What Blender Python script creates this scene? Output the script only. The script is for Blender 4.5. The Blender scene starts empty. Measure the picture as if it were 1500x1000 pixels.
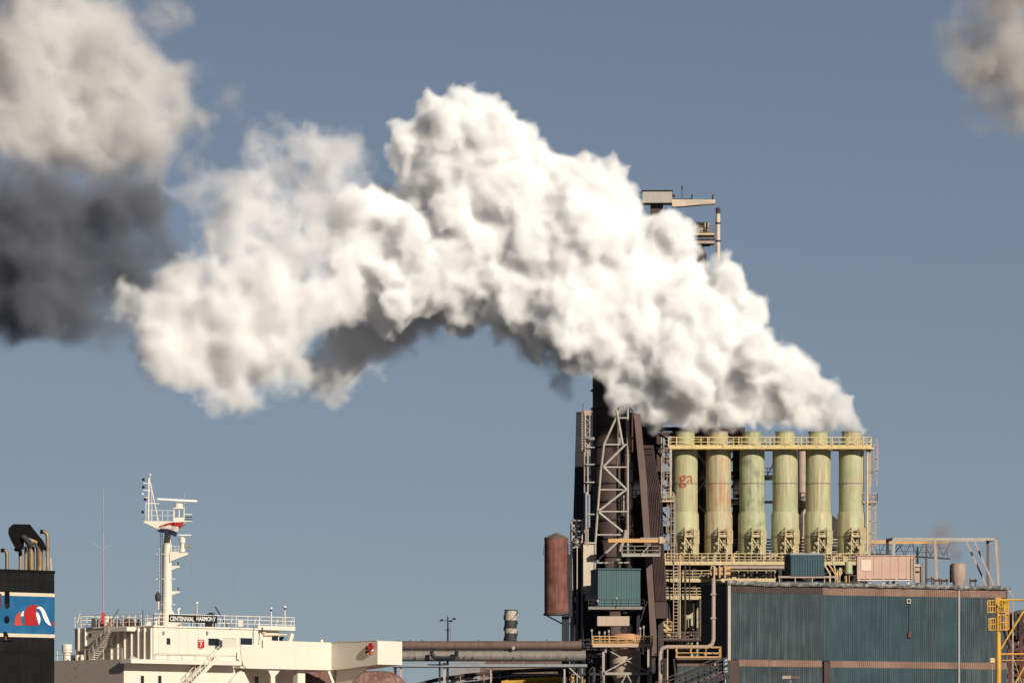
import bpy, bmesh, math, random
import numpy as np
from mathutils import Vector, Matrix
from math import sin, cos, pi, radians

# ---------------------------------------------------------------- camera, world, sun, exposure
sc = bpy.context.scene
COL = sc.collection
F, HZ, CZ = 12000.0, 1250.0, 3.0          # focal length in photo pixels, horizon row, eye height
cd = bpy.data.cameras.new('camera'); cam = bpy.data.objects.new('camera', cd); COL.objects.link(cam); sc.camera = cam
cam.location = (0, 0, CZ); cam.rotation_euler = (radians(90), 0, 0)
cd.sensor_width = 36; cd.lens = F/1500*36; cd.shift_y = (HZ-500)/1500; cd.clip_start = 1; cd.clip_end = 40000
AZ, EL = radians(33), radians(25)
world = bpy.data.worlds.new('World'); sc.world = world; world.use_nodes = True
nt = world.node_tree; bg = nt.nodes['Background']
sky = nt.nodes.new('ShaderNodeTexSky'); sky.sky_type = 'NISHITA'; sky.sun_disc = False
sky.sun_elevation = EL; sky.sun_rotation = pi-AZ
sky.air_density = 1.0; sky.dust_density = 0.0; sky.ozone_density = 3.0; sky.altitude = 5000
hs_ = nt.nodes.new('ShaderNodeHueSaturation'); hs_.inputs['Saturation'].default_value = .7; hs_.inputs['Value'].default_value = .7; hs_.inputs['Hue'].default_value = .5
nt.links.new(sky.outputs[0], hs_.inputs['Color']); nt.links.new(hs_.outputs[0], bg.inputs[0]); bg.inputs[1].default_value = 0.05
SD = Vector((sin(AZ)*cos(EL), -cos(AZ)*cos(EL), sin(EL)))
sl = bpy.data.lights.new('sun', 'SUN'); sun = bpy.data.objects.new('sun', sl); COL.objects.link(sun)
sl.energy = 5.0; sl.angle = radians(.5); sl.color = (1, .91, .78); sun.rotation_euler = SD.to_track_quat('Z', 'Y').to_euler()
sun.location = (200, -100, 300)
vs = sc.view_settings; vs.view_transform = 'Standard'; vs.look = 'None'; vs.exposure = .1; vs.gamma = 1
cy = sc.cycles
cy.max_bounces = 20; cy.diffuse_bounces = 3; cy.volume_bounces = 16; cy.use_adaptive_sampling = True; cy.adaptive_threshold = .035; cy.adaptive_min_samples = 20; cy.transparent_max_bounces = 16
cy.volume_step_rate = 1.0; cy.volume_max_steps = 256
random.seed(4)

# ---------------------------------------------------------------- helpers
def P(px, py, Y):
    return Vector(((px-750)*Y/F, Y, CZ+(HZ-py)*Y/F))
def k(Y): return Y/F                       # metres per photo pixel at distance Y

def M(name, col, rough=.65, metal=0., var=.25, dirt=(.08, .06, .05), amt=.25, scale=.6, streak=.5, spec=.3, bump=.0, lo=.47, hi=.68):
    m = bpy.data.materials.new(name); m.use_nodes = True
    n = m.node_tree.nodes; l = m.node_tree.links; b = n['Principled BSDF']
    b.inputs['Roughness'].default_value = rough; b.inputs['Metallic'].default_value = metal
    b.inputs['Specular IOR Level'].default_value = spec
    g = n.new('ShaderNodeNewGeometry')
    n1 = n.new('ShaderNodeTexNoise'); n1.inputs['Scale'].default_value = scale; n1.inputs['Detail'].default_value = 6
    l.new(g.outputs['Position'], n1.inputs['Vector'])
    mp = n.new('ShaderNodeMapping'); mp.inputs['Scale'].default_value = (3.2, 3.2, .22); l.new(g.outputs['Position'], mp.inputs['Vector'])
    n2 = n.new('ShaderNodeTexNoise'); n2.inputs['Scale'].default_value = 1.0; n2.inputs['Detail'].default_value = 4
    l.new(mp.outputs[0], n2.inputs['Vector'])
    r1 = n.new('ShaderNodeMapRange'); r1.inputs[1].default_value = .3; r1.inputs[2].default_value = .7
    r1.inputs[3].default_value = 1-var; r1.inputs[4].default_value = 1+var*.6; l.new(n1.outputs[0], r1.inputs[0])
    c1 = n.new('ShaderNodeVectorMath'); c1.operation = 'SCALE'; c1.inputs[0].default_value = tuple(x*.86 for x in col); l.new(r1.outputs[0], c1.inputs['Scale'])
    mx = n.new('ShaderNodeMath'); mx.operation = 'MULTIPLY_ADD'; mx.inputs[1].default_value = streak
    r2 = n.new('ShaderNodeMath'); r2.operation = 'MULTIPLY'; r2.inputs[1].default_value = 1-streak
    l.new(n1.outputs[0], r2.inputs[0]); l.new(n2.outputs[0], mx.inputs[0]); l.new(r2.outputs[0], mx.inputs[2])
    r3 = n.new('ShaderNodeMapRange'); r3.inputs[1].default_value = lo; r3.inputs[2].default_value = hi
    r3.inputs[3].default_value = 0; r3.inputs[4].default_value = amt; l.new(mx.outputs[0], r3.inputs[0])
    mi = n.new('ShaderNodeMix'); mi.data_type = 'RGBA'; l.new(r3.outputs[0], mi.inputs[0])
    l.new(c1.outputs[0], mi.inputs[6]); mi.inputs[7].default_value = (*dirt, 1)
    l.new(mi.outputs[2], b.inputs['Base Color'])
    if bump:
        bp = n.new('ShaderNodeBump'); bp.inputs['Strength'].default_value = bump; bp.inputs['Distance'].default_value = .1
        n3 = n.new('ShaderNodeTexNoise'); n3.inputs['Scale'].default_value = 3; n3.inputs['Detail'].default_value = 5
        l.new(g.outputs['Position'], n3.inputs['Vector']); l.new(n3.outputs[0], bp.inputs['Height']); l.new(bp.outputs[0], b.inputs['Normal'])
    return m

MT = dict(
 silo=M('silo_green', (.475, .49, .285), .55, var=.24, dirt=(.33, .22, .14), amt=.85, scale=.6, streak=.62, lo=.46, hi=.62),
 silopink=M('silo_weathered', (.49, .47, .29), .6, var=.25, dirt=(.36, .17, .10), amt=.9, scale=.7, streak=.5, lo=.45, hi=.6),
 silogrime=M('silo_grimy', (.46, .47, .28), .6, var=.2, dirt=(.15, .17, .11), amt=.8, scale=.8, streak=.35, lo=.46, hi=.62),
 yellow=M('yellow_rail', (.74, .57, .26), .55, var=.2, dirt=(.25, .12, .06), amt=.4, scale=1.5),
 paley=M('pale_yellow_steel', (.67, .54, .31), .6, var=.2, dirt=(.22, .13, .08), amt=.45, scale=1.2),
 crane=M('crane_yellow', (.72, .40, .06), .5, var=.2, dirt=(.17, .06, .03), amt=.6, scale=1.6),
 pinkst=M('pink_grey_steel', (.46, .35, .29), .6, var=.2, dirt=(.15, .09, .07), amt=.35, scale=1.),
 ltgrey=M('light_grey_steel', (.46, .42, .37), .55, var=.18, dirt=(.12, .09, .07), amt=.35, scale=1.),
 white=M('white_steel', (.40, .365, .32), .5, var=.12, dirt=(.25, .18, .13), amt=.25, scale=1.),
 grey=M('grey_pipe', (.30, .27, .24), .5, var=.2, dirt=(.08, .06, .05), amt=.45, scale=.6),
 bluegrey=M('blue_grey_steel', (.30, .33, .37), .5, var=.2, amt=.3),
 darkgrey=M('dark_steel', (.042, .04, .044), .6, var=.35, dirt=(.09, .05, .04), amt=.5, scale=.8),
 navy=M('navy_steel', (.018, .02, .03), .6, var=.35, dirt=(.04, .03, .03), amt=.4, scale=.5),
 brown=M('brown_steel', (.08, .053, .047), .7, var=.25, dirt=(.05, .035, .03), amt=.5, scale=.35),
 brownlt=M('light_brown_steel', (.17, .115, .10), .7, var=.2, dirt=(.08, .05, .045), amt=.45, scale=.4),
 rust=M('rust_tank', (.18, .068, .05), .75, var=.4, dirt=(.34, .2, .16), amt=.45, scale=.55, streak=.6),
 redbrown=M('red_brown_steel', (.12, .045, .035), .7, var=.3, amt=.4),
 gasmain=M('gas_main_brown', (.175, .115, .095), .65, var=.3, dirt=(.07, .04, .035), amt=.75, scale=.7, streak=.55),
 gasgrey=M('gas_main_grey', (.27, .24, .21), .5, var=.25, dirt=(.10, .07, .06), amt=.7, scale=.7, streak=.5),
 teal=M('teal_cladding', (.036, .064, .074), .5, var=.25, dirt=(.12, .135, .14), amt=.32, scale=.25, streak=.8),
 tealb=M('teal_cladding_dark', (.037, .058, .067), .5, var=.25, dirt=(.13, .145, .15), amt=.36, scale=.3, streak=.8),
 tealc=M('teal_cladding_blue', (.030, .064, .077), .5, var=.25, dirt=(.09, .11, .12), amt=.3, scale=.3, streak=.8),
 cabin=M('teal_cabin', (.055, .125, .13), .45, var=.12, dirt=(.06, .10, .10), amt=.4, scale=.35, streak=.7),
 contain=M('blue_teal_container', (.05, .095, .115), .45, var=.15, dirt=(.05, .08, .10), amt=.4, streak=.8),
 band=M('brown_cladding', (.26, .165, .125), .7, var=.3, dirt=(.17, .09, .06), amt=.5, scale=.5, streak=.8),
 banddk=M('dark_brown_cladding', (.07, .045, .042), .7, var=.25, amt=.2),
 roofed=M('gutter_grey', (.17, .17, .165), .8, var=.5, dirt=(.4, .4, .38), amt=.55, scale=1.6, streak=.1, bump=.6),
 pink=M('pink_cladding', (.60, .40, .325), .6, var=.1, dirt=(.36, .2, .15), amt=.35, scale=.4, streak=.8),
 pinklt=M('pale_pink_panel', (.80, .62, .50), .6, var=.06, amt=.08),
 beige=M('beige_steel', (.55, .43, .33), .6, var=.15, dirt=(.22, .13, .09), amt=.35, scale=.7),
 beigelt=M('cream_board', (.66, .54, .43), .6, var=.1, dirt=(.3, .2, .15), amt=.3, scale=.8),
 orange=M('orange_beam', (.66, .39, .17), .6, var=.2, dirt=(.3, .14, .07), amt=.35),
 hot=M('orange_hopper_lid', (.52, .27, .15), .7, var=.2, dirt=(.25, .12, .08), amt=.4),
 black=M('black_paint', (.0075, .0073, .008), .55, var=.3, dirt=(.02, .018, .018), amt=.5, scale=.4, spec=.25),
 soot=M('soot', (.008, .008, .009), .85, var=.3, amt=.0, spec=.1),
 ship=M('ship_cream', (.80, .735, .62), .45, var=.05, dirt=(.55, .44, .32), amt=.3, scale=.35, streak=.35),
 shipb=M('ship_cream_shaded', (.56, .49, .40), .5, var=.05, dirt=(.45, .34, .25), amt=.3, scale=.6, streak=.5),  # ship cream darkened: shade of the aft-facing walls put into the colour
 blue=M('funnel_blue', (.018, .12, .27), .4, var=.1, dirt=(.05, .16, .28), amt=.4, scale=.7, streak=.3),
 red=M('funnel_red', (.42, .022, .02), .45, var=.12, amt=.1),
 redlt=M('funnel_pale_red', (.52, .075, .045), .5, var=.12, amt=.1),
 signred=M('sign_red', (.55, .03, .025), .5, var=.1, amt=.1),
 creamy=M('band_cream', (.72, .62, .46), .5, var=.08, amt=.15),
 lifebuoy=M('lifebuoy_orange', (.72, .12, .03), .6, var=.1, amt=.1),
 exhaust=M('exhaust_pipe', (.40, .27, .155), .5, metal=.35, var=.35, dirt=(.05, .035, .03), amt=.8, scale=1.1, streak=.5),
 exhdark=M('sooty_pipe', (.06, .05, .045), .7, var=.4, amt=.5),
 glass=M('dark_glass', (.012, .018, .022), .08, var=.2, amt=0, spec=.8),
 curtain=M('window_curtain', (.66, .62, .55), .6, var=.08, amt=.1),
 letter=M('white_lettering', (.86, .84, .8), .5, var=.03, amt=.05),
 board=M('board_black', (.012, .011, .012), .5, var=.1, amt=.05),
 flagred=M('flag_red', (.42, .03, .035), .8, var=.1, amt=0), flagwhite=M('flag_white', (.62, .52, .45), .8, var=.08, amt=0), flagblue=M('flag_blue', (.02, .022, .05), .8, var=.1, amt=0),
 rustletter=M('faded_red_letters', (.36, .085, .04), .7, var=.2, dirt=(.5, .42, .24), amt=.3, scale=1.6, streak=.2),
 rustdrum=M('rusty_drum', (.20, .105, .082), .6, var=.3, dirt=(.40, .27, .22), amt=.6, scale=.5, streak=.85),
 ground=M('ground_asphalt', (.06, .057, .053), .9, var=.4, scale=.05, amt=.3, streak=0),
 concrete=M('quay_concrete', (.28, .26, .24), .85, var=.25, scale=.3, amt=.3),
 hull=M('hull_paint', (.16, .03, .025), .6, var=.2, scale=.3, amt=.3),
 signblue=M('pale_blue_sign', (.34, .52, .62), .5, var=.1, amt=.2),
 roofgrey=M('grey_roof', (.30, .29, .29), .8, var=.2, amt=.3),
 strake=M('strake_steel', (.05, .045, .045), .6, var=.2, amt=.2),
 chimdk=M('chimney_dark_band', (.045, .045, .052), .6, var=.2, amt=.2), chimlt=M('chimney_pale_band', (.50, .43, .37), .6, var=.15, amt=.3),
 lampglass=M('lamp_lens', (.75, .73, .68), .3, var=.03, amt=0),
)
wm = bpy.data.materials.new('harbour_water'); wm.use_nodes = True
_b = wm.node_tree.nodes['Principled BSDF']; _b.inputs['Base Color'].default_value = (.02, .035, .04, 1); _b.inputs['Roughness'].default_value = .12
_n = wm.node_tree.nodes.new('ShaderNodeTexNoise'); _n.inputs['Scale'].default_value = .6; _n.inputs['Detail'].default_value = 4
_g = wm.node_tree.nodes.new('ShaderNodeNewGeometry'); _bp = wm.node_tree.nodes.new('ShaderNodeBump'); _bp.inputs['Strength'].default_value = .4
wm.node_tree.links.new(_g.outputs['Position'], _n.inputs['Vector']); wm.node_tree.links.new(_n.outputs[0], _bp.inputs['Height']); wm.node_tree.links.new(_bp.outputs[0], _b.inputs['Normal'])
MT['water'] = wm

class MB:
    """collects vertices and faces in world space"""
    def __init__(s): s.v = []; s.f = []; s.sm = False
    def add(s, vs, fs):
        o = len(s.v); s.v += [Vector(x) for x in vs]; s.f += [tuple(i+o for i in f) for f in fs]; return s
    def box(s, x0, x1, y0, y1, z0, z1):
        return s.add([(x, y, z) for z in (z0, z1) for y in (y0, y1) for x in (x0, x1)],
                     [(0, 2, 3, 1), (4, 5, 7, 6), (0, 1, 5, 4), (2, 6, 7, 3), (0, 4, 6, 2), (1, 3, 7, 5)])
    def pbox(s, a, b, t, u, Y0, Y1):        # front face fills the pixel rectangle at distance Y0
        p, q = P(a, u, Y0), P(b, t, Y0); return s.box(p.x, q.x, Y0, Y1, p.z, q.z)
    def bar(s, p, q, w, h=None):
        p, q = Vector(p), Vector(q); h = h or w; d = (q-p)
        if d.length < 1e-6: return s
        d.normalize(); up = Vector((0, 0, 1)) if abs(d.z) < .95 else Vector((0, 1, 0))
        a = d.cross(up).normalized()*w/2; c = d.cross(a).normalized()*h/2
        return s.add([p-a-c, p+a-c, p+a+c, p-a+c, q-a-c, q+a-c, q+a+c, q-a+c],
                     [(3, 2, 1, 0), (4, 5, 6, 7), (0, 1, 5, 4), (1, 2, 6, 5), (2, 3, 7, 6), (3, 0, 4, 7)])
    def pbar(s, a, b, Y, wpx, Y2=None):
        return s.bar(P(a[0], a[1], Y), P(b[0], b[1], Y2 or Y), wpx*k(Y))
    def path(s, pts, r, n=8, caps=True):
        pts = [Vector(p) for p in pts]; rings = []; rr = r if isinstance(r, (list, tuple)) else [r]*len(pts)
        prev = None
        for i, p in enumerate(pts):
            if i == 0: d = pts[1]-p
            elif i == len(pts)-1: d = p-pts[i-1]
            else: d = (pts[i+1]-p).normalized()+(p-pts[i-1]).normalized()
            d.normalize()
            if prev is None:
                up = Vector((0, 0, 1)) if abs(d.z) < .9 else Vector((0, 1, 0)); a = d.cross(up).normalized()
            else:
                a = (prev-d*prev.dot(d)).normalized()
            prev = a; c = d.cross(a)
            rings.append([p+(a*cos(2*pi*j/n)+c*sin(2*pi*j/n))*rr[i] for j in range(n)])
        fs = []
        for i in range(len(pts)-1):
            for j in range(n): fs.append((i*n+j, i*n+(j+1) % n, (i+1)*n+(j+1) % n, (i+1)*n+j))
        if caps: fs += [tuple(reversed(range(n))), tuple((len(pts)-1)*n+j for j in range(n))]
        return s.add([x for r_ in rings for x in r_], fs)
    def tube(s, p, q, r, n=10): return s.path([p, q], r, n)
    def ptube(s, a, b, Y, rpx, n=10, Y2=None): return s.path([P(a[0], a[1], Y), P(b[0], b[1], Y2 or Y)], rpx*k(Y), n)
    def lathe(s, prof, c, n=32, cap0=True, cap1=True):
        c = Vector(c); vs = [c+Vector((r*cos(2*pi*j/n), r*sin(2*pi*j/n), z)) for r, z in prof for j in range(n)]; fs = []
        for i in range(len(prof)-1):
            for j in range(n): fs.append((i*n+j, i*n+(j+1) % n, (i+1)*n+(j+1) % n, (i+1)*n+j))
        if cap0: fs.append(tuple(reversed(range(n))))
        if cap1: fs.append(tuple((len(prof)-1)*n+j for j in range(n)))
        return s.add(vs, fs)
    def ext(s, pts, vec):                   # polygon pts extruded by vec
        pts = [Vector(p) for p in pts]; n = len(pts); vec = Vector(vec)
        return s.add(pts+[p+vec for p in pts], [tuple(range(n)), tuple(reversed(range(n, 2*n)))]+[(i, i+n, (i+1) % n+n, (i+1) % n) for i in range(n)])
    def pext(s, pts, Y, dY): return s.ext([P(x, y, Y) for x, y in pts], (0, dY, 0))
    def foot(s, fp, z0, z1):                # fp: (px, Y) outline on plan
        return s.ext([((a-750)*Y/F, Y, z0) for a, Y in fp], (0, 0, z1-z0))
    def sphere(s, c, r, n=12, m=8, sz=1.):
        pr = [(max(r*sin(pi*i/m), 1e-4), -r*sz*cos(pi*i/m)) for i in range(m+1)]; return s.lathe(pr, c, n)
    def corr(s, p0, d, n, w, h, pitch=.32, dep=.05, t=.03):
        """corrugated sheet: lower corner p0, direction d, outward normal n"""
        p0, d, n = Vector(p0), Vector(d).normalized(), Vector(n).normalized(); N = max(1, round(w/pitch)); q = w/N; line = []
        for i in range(N):
            for u, o in ((0, 0), (.35, 0), (.5, 1), (.85, 1)): line.append(p0+d*(i*q+u*q)+n*dep*o)
        line.append(p0+d*w)
        m = len(line); up = Vector((0, 0, h)); vs = line+[x+up for x in line]
        fs = [(i, i+1, m+i+1, m+i) for i in range(m-1)]
        s.add(vs, fs); a, b_ = p0-n*t, p0+d*w-n*t
        return s.add([a, b_, b_+up, a+up], [(3, 2, 1, 0)])
    def rail(s, pts, h=1.1, step=1.15, r=.045, mids=(.5,), toe=.12, closed=False):
        pts = [Vector(p) for p in pts]
        if closed: pts.append(pts[0])
        U = Vector((0, 0, 1))
        for a, b in zip(pts, pts[1:]):
            L = (b-a).length; N = max(1, round(L/step))
            for i in range(N+1): q = a.lerp(b, i/N); s.bar(q, q+U*h, r*1.7)
            for m in (*mids, 1.): s.bar(a+U*h*m, b+U*h*m, r*1.7)
            if toe: s.bar(a+U*toe/2, b+U*toe/2, .03, toe)
        return s
    def ladder(s, p, q, side, w=.5, step=.3, r=.03, cage=0, out=None):
        p, q, side = Vector(p), Vector(q), Vector(side).normalized(); L = (q-p).length; N = int(L/step)
        s.bar(p-side*w/2, q-side*w/2, r*2); s.bar(p+side*w/2, q+side*w/2, r*2)
        for i in range(1, N): c = p.lerp(q, i/N); s.bar(c-side*w/2, c+side*w/2, r*1.4)
        if cage:
            out = Vector(out).normalized(); R = w*.75; H = int((L-2)/cage); arcs = []
            for i in range(H+1):
                c = p.lerp(q, min(1, (2+i*cage)/L)); a = [c+side*R*cos(t)+out*R*1.3*sin(t) for t in (0, pi/4, pi/2, 3*pi/4, pi)]; arcs.append(a)
                for u, v in zip(a, a[1:]): s.bar(u, v, r*1.6)
            for j in range(5):
                for a, b in zip(arcs, arcs[1:]): s.bar(a[j], b[j], r*1.4)
        return s

def finish(name, mb, mat, smooth=False):
    me = bpy.data.meshes.new(name); me.from_pydata([v[:] for v in mb.v], [], mb.f); me.update()
    me.materials.append(MT[mat] if isinstance(mat, str) else mat)
    if smooth:
        for p in me.polygons: p.use_smooth = True
        try: me.set_sharp_from_angle(angle=radians(40))
        except Exception: pass
    return me

class Thing:
    def __init__(s, name, label, cat, loc, group=None, kind=None):
        s.o = bpy.data.objects.new(name, None); COL.objects.link(s.o); s.loc = Vector(loc); s.o.location = s.loc
        s.o.empty_display_size = .5; s.o['label'] = label; s.o['category'] = cat
        if group: s.o['group'] = group
        if kind: s.o['kind'] = kind
    def part(s, name, mb, mat, parent=None, smooth=False, label=None):
        mb.v = [v-s.loc for v in mb.v]
        o = bpy.data.objects.new(name, finish(name, mb, mat, smooth)); COL.objects.link(o); o.parent = parent or s.o
        if label: o['label'] = label
        return o
def solo(name, mb, mat, label, cat, group=None, kind=None, smooth=False):
    """a thing that is one mesh"""
    c = sum(mb.v, Vector())/len(mb.v); c.z = min(v.z for v in mb.v); mb.v = [v-c for v in mb.v]
    o = bpy.data.objects.new(name, finish(name, mb, mat, smooth)); COL.objects.link(o); o.location = c
    if label: o['label'] = label
    if cat: o['category'] = cat
    if group: o['group'] = group
    if kind: o['kind'] = kind
    return o
def copy_tree(o, parent=None):
    c = o.copy(); COL.objects.link(c)
    if parent: c.parent = parent
    for ch in list(o.children): copy_tree(ch, c)
    return c
def text_mesh(txt, size, bold=0.):
    cu = bpy.data.curves.new('lettering', 'FONT'); cu.body = txt; cu.size = size; cu.offset = bold; cu.extrude = 0; cu.resolution_u = 3
    o = bpy.data.objects.new('lettering', cu); COL.objects.link(o)
    dg = bpy.context.evaluated_depsgraph_get(); me = bpy.data.meshes.new_from_object(o.evaluated_get(dg))
    bpy.data.objects.remove(o); return me
U = Vector((0, 0, 1)); X = Vector((1, 0, 0)); YV = Vector((0, 1, 0))

# ---------------------------------------------------------------- setting
def sheet(name, x0, x1, y0, y1, z, mat):
    m = MB().add([(x0, y0, z), (x1, y0, z), (x1, y1, z), (x0, y1, z)], [(0, 1, 2, 3)])
    o = bpy.data.objects.new(name, finish(name, m, mat)); COL.objects.link(o); o['kind'] = 'structure'; return o
sheet('water', -15000, 15000, -3000, 925, 0, 'water')
sheet('ground', -15000, 15000, 929.5, 30000, 2.0, 'ground')
q = MB().box(-15000, 15000, 925, 929.5, -6, 2.15)
o = bpy.data.objects.new('quay', finish('quay', q, 'concrete')); COL.objects.link(o); o['kind'] = 'structure'
GZ = 2.0
def zp(py, Y): return CZ+(HZ-py)*Y/F
def xp(px, Y): return (px-750)*Y/F
YS = 1000.0                                # the row of silos
K = k(YS)

# ---------------------------------------------------------------- silos
SX = [1003.5, 1052.5, 1101.5, 1150, 1198.5, 1247]
def make_silo(px, mat):
    c = P(px, 812, YS); t = Thing('silo', '', 'silo', c, 'row of six pale green silos under the yellow gallery')
    z = lambda py: (812-py)*K
    t.part('lower_shell', MB().lathe([(20.3*K, 0), (20.3*K, z(753.5)), (18.6*K, z(750))], c, 48), mat, smooth=True)
    t.part('upper_shell', MB().lathe([(18.4*K, z(752)), (18.4*K, z(660)), (18*K, z(657.5)), (16.4*K, z(654.5)), (14.4*K, z(652.6))], c, 48), mat, smooth=True)
    t.part('sooty_rim', MB().lathe([(14.7*K, z(633.2)), (14.8*K, z(633.2)), (14.8*K, z(631.7)), (12.7*K, z(631.7)), (12.7*K, z(640))], c, 32, False, False), 'grey', smooth=True)
    t.part('nozzle', MB().lathe([(14*K, z(653)), (14*K, z(634)), (14.6*K, z(634)), (14.6*K, z(632)), (12.8*K, z(632)), (12.8*K, z(636))], c, 32), mat, smooth=True)
    for py, r in ((708, 18.9), (786, 20.9)):
        t.part('seam_ring', MB().lathe([(r*K-.08, z(py)-.05), (r*K+.02, z(py)-.05), (r*K+.02, z(py)+.05), (r*K-.08, z(py)+.05)], c, 48, False, False), 'grey', smooth=True)
    for a in (-90, -20, 200, 90):
        d = Vector((cos(radians(a)), sin(radians(a)), 0)); b = c+d*17.4*K
        t.part('lifting_lug', MB().bar(b+U*z(660), b+U*z(651.5), .1, .25), mat)
    # access platform at the foot of the silo
    yf = YS-20.4*K
    x0, x1 = c.x-.9*K, c.x+11.5*K
    pl = t.part('access_platform', MB().box(x0, x1, yf-1.0, yf+.35, c.z+z(787.5), c.z+z(786)), 'paley')
    r = MB().rail([(x0, yf, c.z+z(786)), (x0, yf-1, c.z+z(786)), (x1, yf-1, c.z+z(786)), (x1, yf, c.z+z(786))], 1.0, .7, .05, (.33, .66), .15)
    t.part('railing', r, 'paley', pl)
    br = MB().bar((x0, yf-.9, c.z+z(788)), (x1, yf-.9, c.z+z(806)), .13).bar((x0, yf-.9, c.z+z(787)), (x0, yf-.9, c.z+z(812)), .13).bar((x1, yf-.9, c.z+z(787)), (x1, yf-.9, c.z+z(812)), .13)
    br.bar((x0+.1, yf-.9, c.z+z(803)), (x1-.2, yf-.9, c.z+z(796)), .09).bar((x0, yf-.9, c.z+z(797)), (x0+.5, yf-.9, c.z+z(803)), .09)
    t.part('brace', br, 'paley', pl)
    d0 = MB().box(x0+.32, x1-.3, yf-.12, yf+.35, c.z+z(782), c.z+z(776.5)); t.part('hatch', d0, 'redbrown', pl)
    lx = c.x+15.4*K
    t.part('ladder', MB().ladder((lx, yf-.75, c.z+z(821)), (lx, yf-.75, c.z+z(774)), X, .5, .42, .045, .8, (0, -1, 0)), 'paley')
    t.part('valve', MB().path([(c.x-3*K, yf-.3, c.z+.6), (c.x+1*K, yf-.3, c.z+1.3), (c.x+6*K, yf-.3, c.z+1.1), (c.x+8*K, yf-.3, c.z+.1)], .09, 6), 'darkgrey', smooth=True)
    return t.o
SL = ['green silo with the faded red letters ga, at the furnace end of the row',
      'silo with heavy pink and rust streaks, next to the lettered silo',
      'silo with dark grimy patches on its green shell, third from the lettered one',
      'pale green silo with slanting streaks at its top, directly behind the blue container',
      'clean pale green silo behind the gap between blue container and pink box',
      'green silo at the free end of the row beside the caged ladder']
s0 = make_silo(SX[0], 'silo')
ALT = {1: 'silopink', 2: 'silogrime'}
for i, px in enumerate(SX):
    o = s0 if i == 0 else copy_tree(s0)
    o.location = P(px, 812, YS); o['label'] = SL[i]
    if i in ALT:
        for ch in o.children:
            if ch.name.split('.')[0] in ('lower_shell', 'upper_shell', 'nozzle'):
                ch.material_slots[0].link = 'OBJECT'; ch.material_slots[0].material = MT[ALT[i]]
# the letters ga on the first silo: flat paint wrapped round the shell
me = text_mesh('ga', 2.15, .03); me.materials.clear(); me.materials.append(MT['rustletter'])
bm = bmesh.new(); bm.from_mesh(me)
for xx in np.arange(.08, 3, .08): bmesh.ops.bisect_plane(bm, geom=bm.verts[:]+bm.edges[:]+bm.faces[:], plane_co=(xx, 0, 0), plane_no=(1, 0, 0))
bmesh.ops.triangulate(bm, faces=bm.faces[:])
R = 18.4*K+.012; w = max(v.co.x for v in bm.verts)
for v in bm.verts:
    a = (v.co.x-w*.5+.12)*1.0/R; v.co = (R*sin(a), -R*cos(a), v.co.y)
bm.to_mesh(me); bm.free()
lo = bpy.data.objects.new('lettering', me); COL.objects.link(lo); lo.parent = s0; lo.location = (0, 0, (812-709)*K)
lo['label'] = 'faded rust red letters ga'

# gallery on top of the silos
g = Thing('top_gallery', 'long yellow railed gallery across the tops of the six silos', 'gallery', P(1127, 655, YS))
zg = zp(655.5, YS); xa, xb = xp(979, YS), xp(1275, YS)
for n_, (ya, yb) in (('walkway', (997.3, 998.65)), ('walkway', (1001.35, 1002.7))):
    g.part(n_, MB().box(xa, xb, ya, yb, zg-.28, zg), 'yellow')
for i in range(7):
    x = xp(979, YS)+(xb-xa)*i/6; g.part('cross_walk', MB().box(x-.35, x+.35, 998.65, 1001.35, zg-.25, zg-.02), 'paley')
g.part('railing', MB().rail([(xa, 997.35, zg), (xb, 997.35, zg)], 1.15, 1.0, .055, (.5,), .2), 'yellow')
g.part('railing', MB().rail([(xa, 1002.65, zg), (xb, 1002.65, zg)], 1.15, 1.0, .05, (.5,), .2), 'yellow')
g.part('railing', MB().rail([(xa, 997.35, zg), (xa, 1002.65, zg)], 1.15, 1.0, .05), 'yellow')
g.part('railing', MB().rail([(xb, 997.35, zg), (xb, 1002.65, zg)], 1.15, 1.0, .05), 'yellow')
for px in SX:
    for s in (-1, 1):
        c = P(px, 656.8, 998.2); g.part('knee_brace', MB().bar(c+X*s*20*K, c+X*s*16.5*K-U*.42, .1), 'darkgrey')
for i in range(13):                         # gate frames and small boxes along the rail
    x = xa+(xb-xa)*(i+.5)/13; g.part('gate_post', MB().box(x-.06, x+.06, 997.25, 997.36, zg, zg+1.2), 'yellow')

def frame(name, label, cat, px0, px1, pys, Y0, Y1, nx, mat, w=.35, brace=True, ny=2, group=None, zbot=None):
    """steel framework: columns to the ground, beams at every level, diagonal braces"""
    pys = sorted(pys); zt = [zp(p, Y0) for p in pys]; x0, x1 = xp(px0, Y0), xp(px1, Y0)
    t = Thing(name, label, cat, ((x0+x1)/2, Y0, zbot or GZ), group)
    xs = [x0+(x1-x0)*i/(nx-1) for i in range(nx)]; ys = [Y0+(Y1-Y0)*j/(ny-1) for j in range(ny)]
    for x in xs:
        for y in ys: t.part('column', MB().bar((x, y, zbot or GZ), (x, y, zt[0]), w), mat)
    for z in zt:
        m = MB()
        for y in ys: m.bar((x0, y, z-w/2), (x1, y, z-w/2), w*.9)
        for x in xs: m.bar((x, ys[0], z-w/2), (x, ys[-1], z-w/2), w*.8)
        t.part('floor_beams', m, mat)
    if brace:
        zz = zt+[zbot or GZ]
        for a, b in zip(zz, zz[1:]):
            m = MB()
            for i in range(nx-1):
                if (i % 2) == 0: m.bar((xs[i], ys[0], a-w), (xs[i+1], ys[0], b), w*.5)
                else: m.bar((xs[i], ys[0], b), (xs[i+1], ys[0], a-w), w*.5)
            t.part('diagonal', m, mat)
    return t

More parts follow.
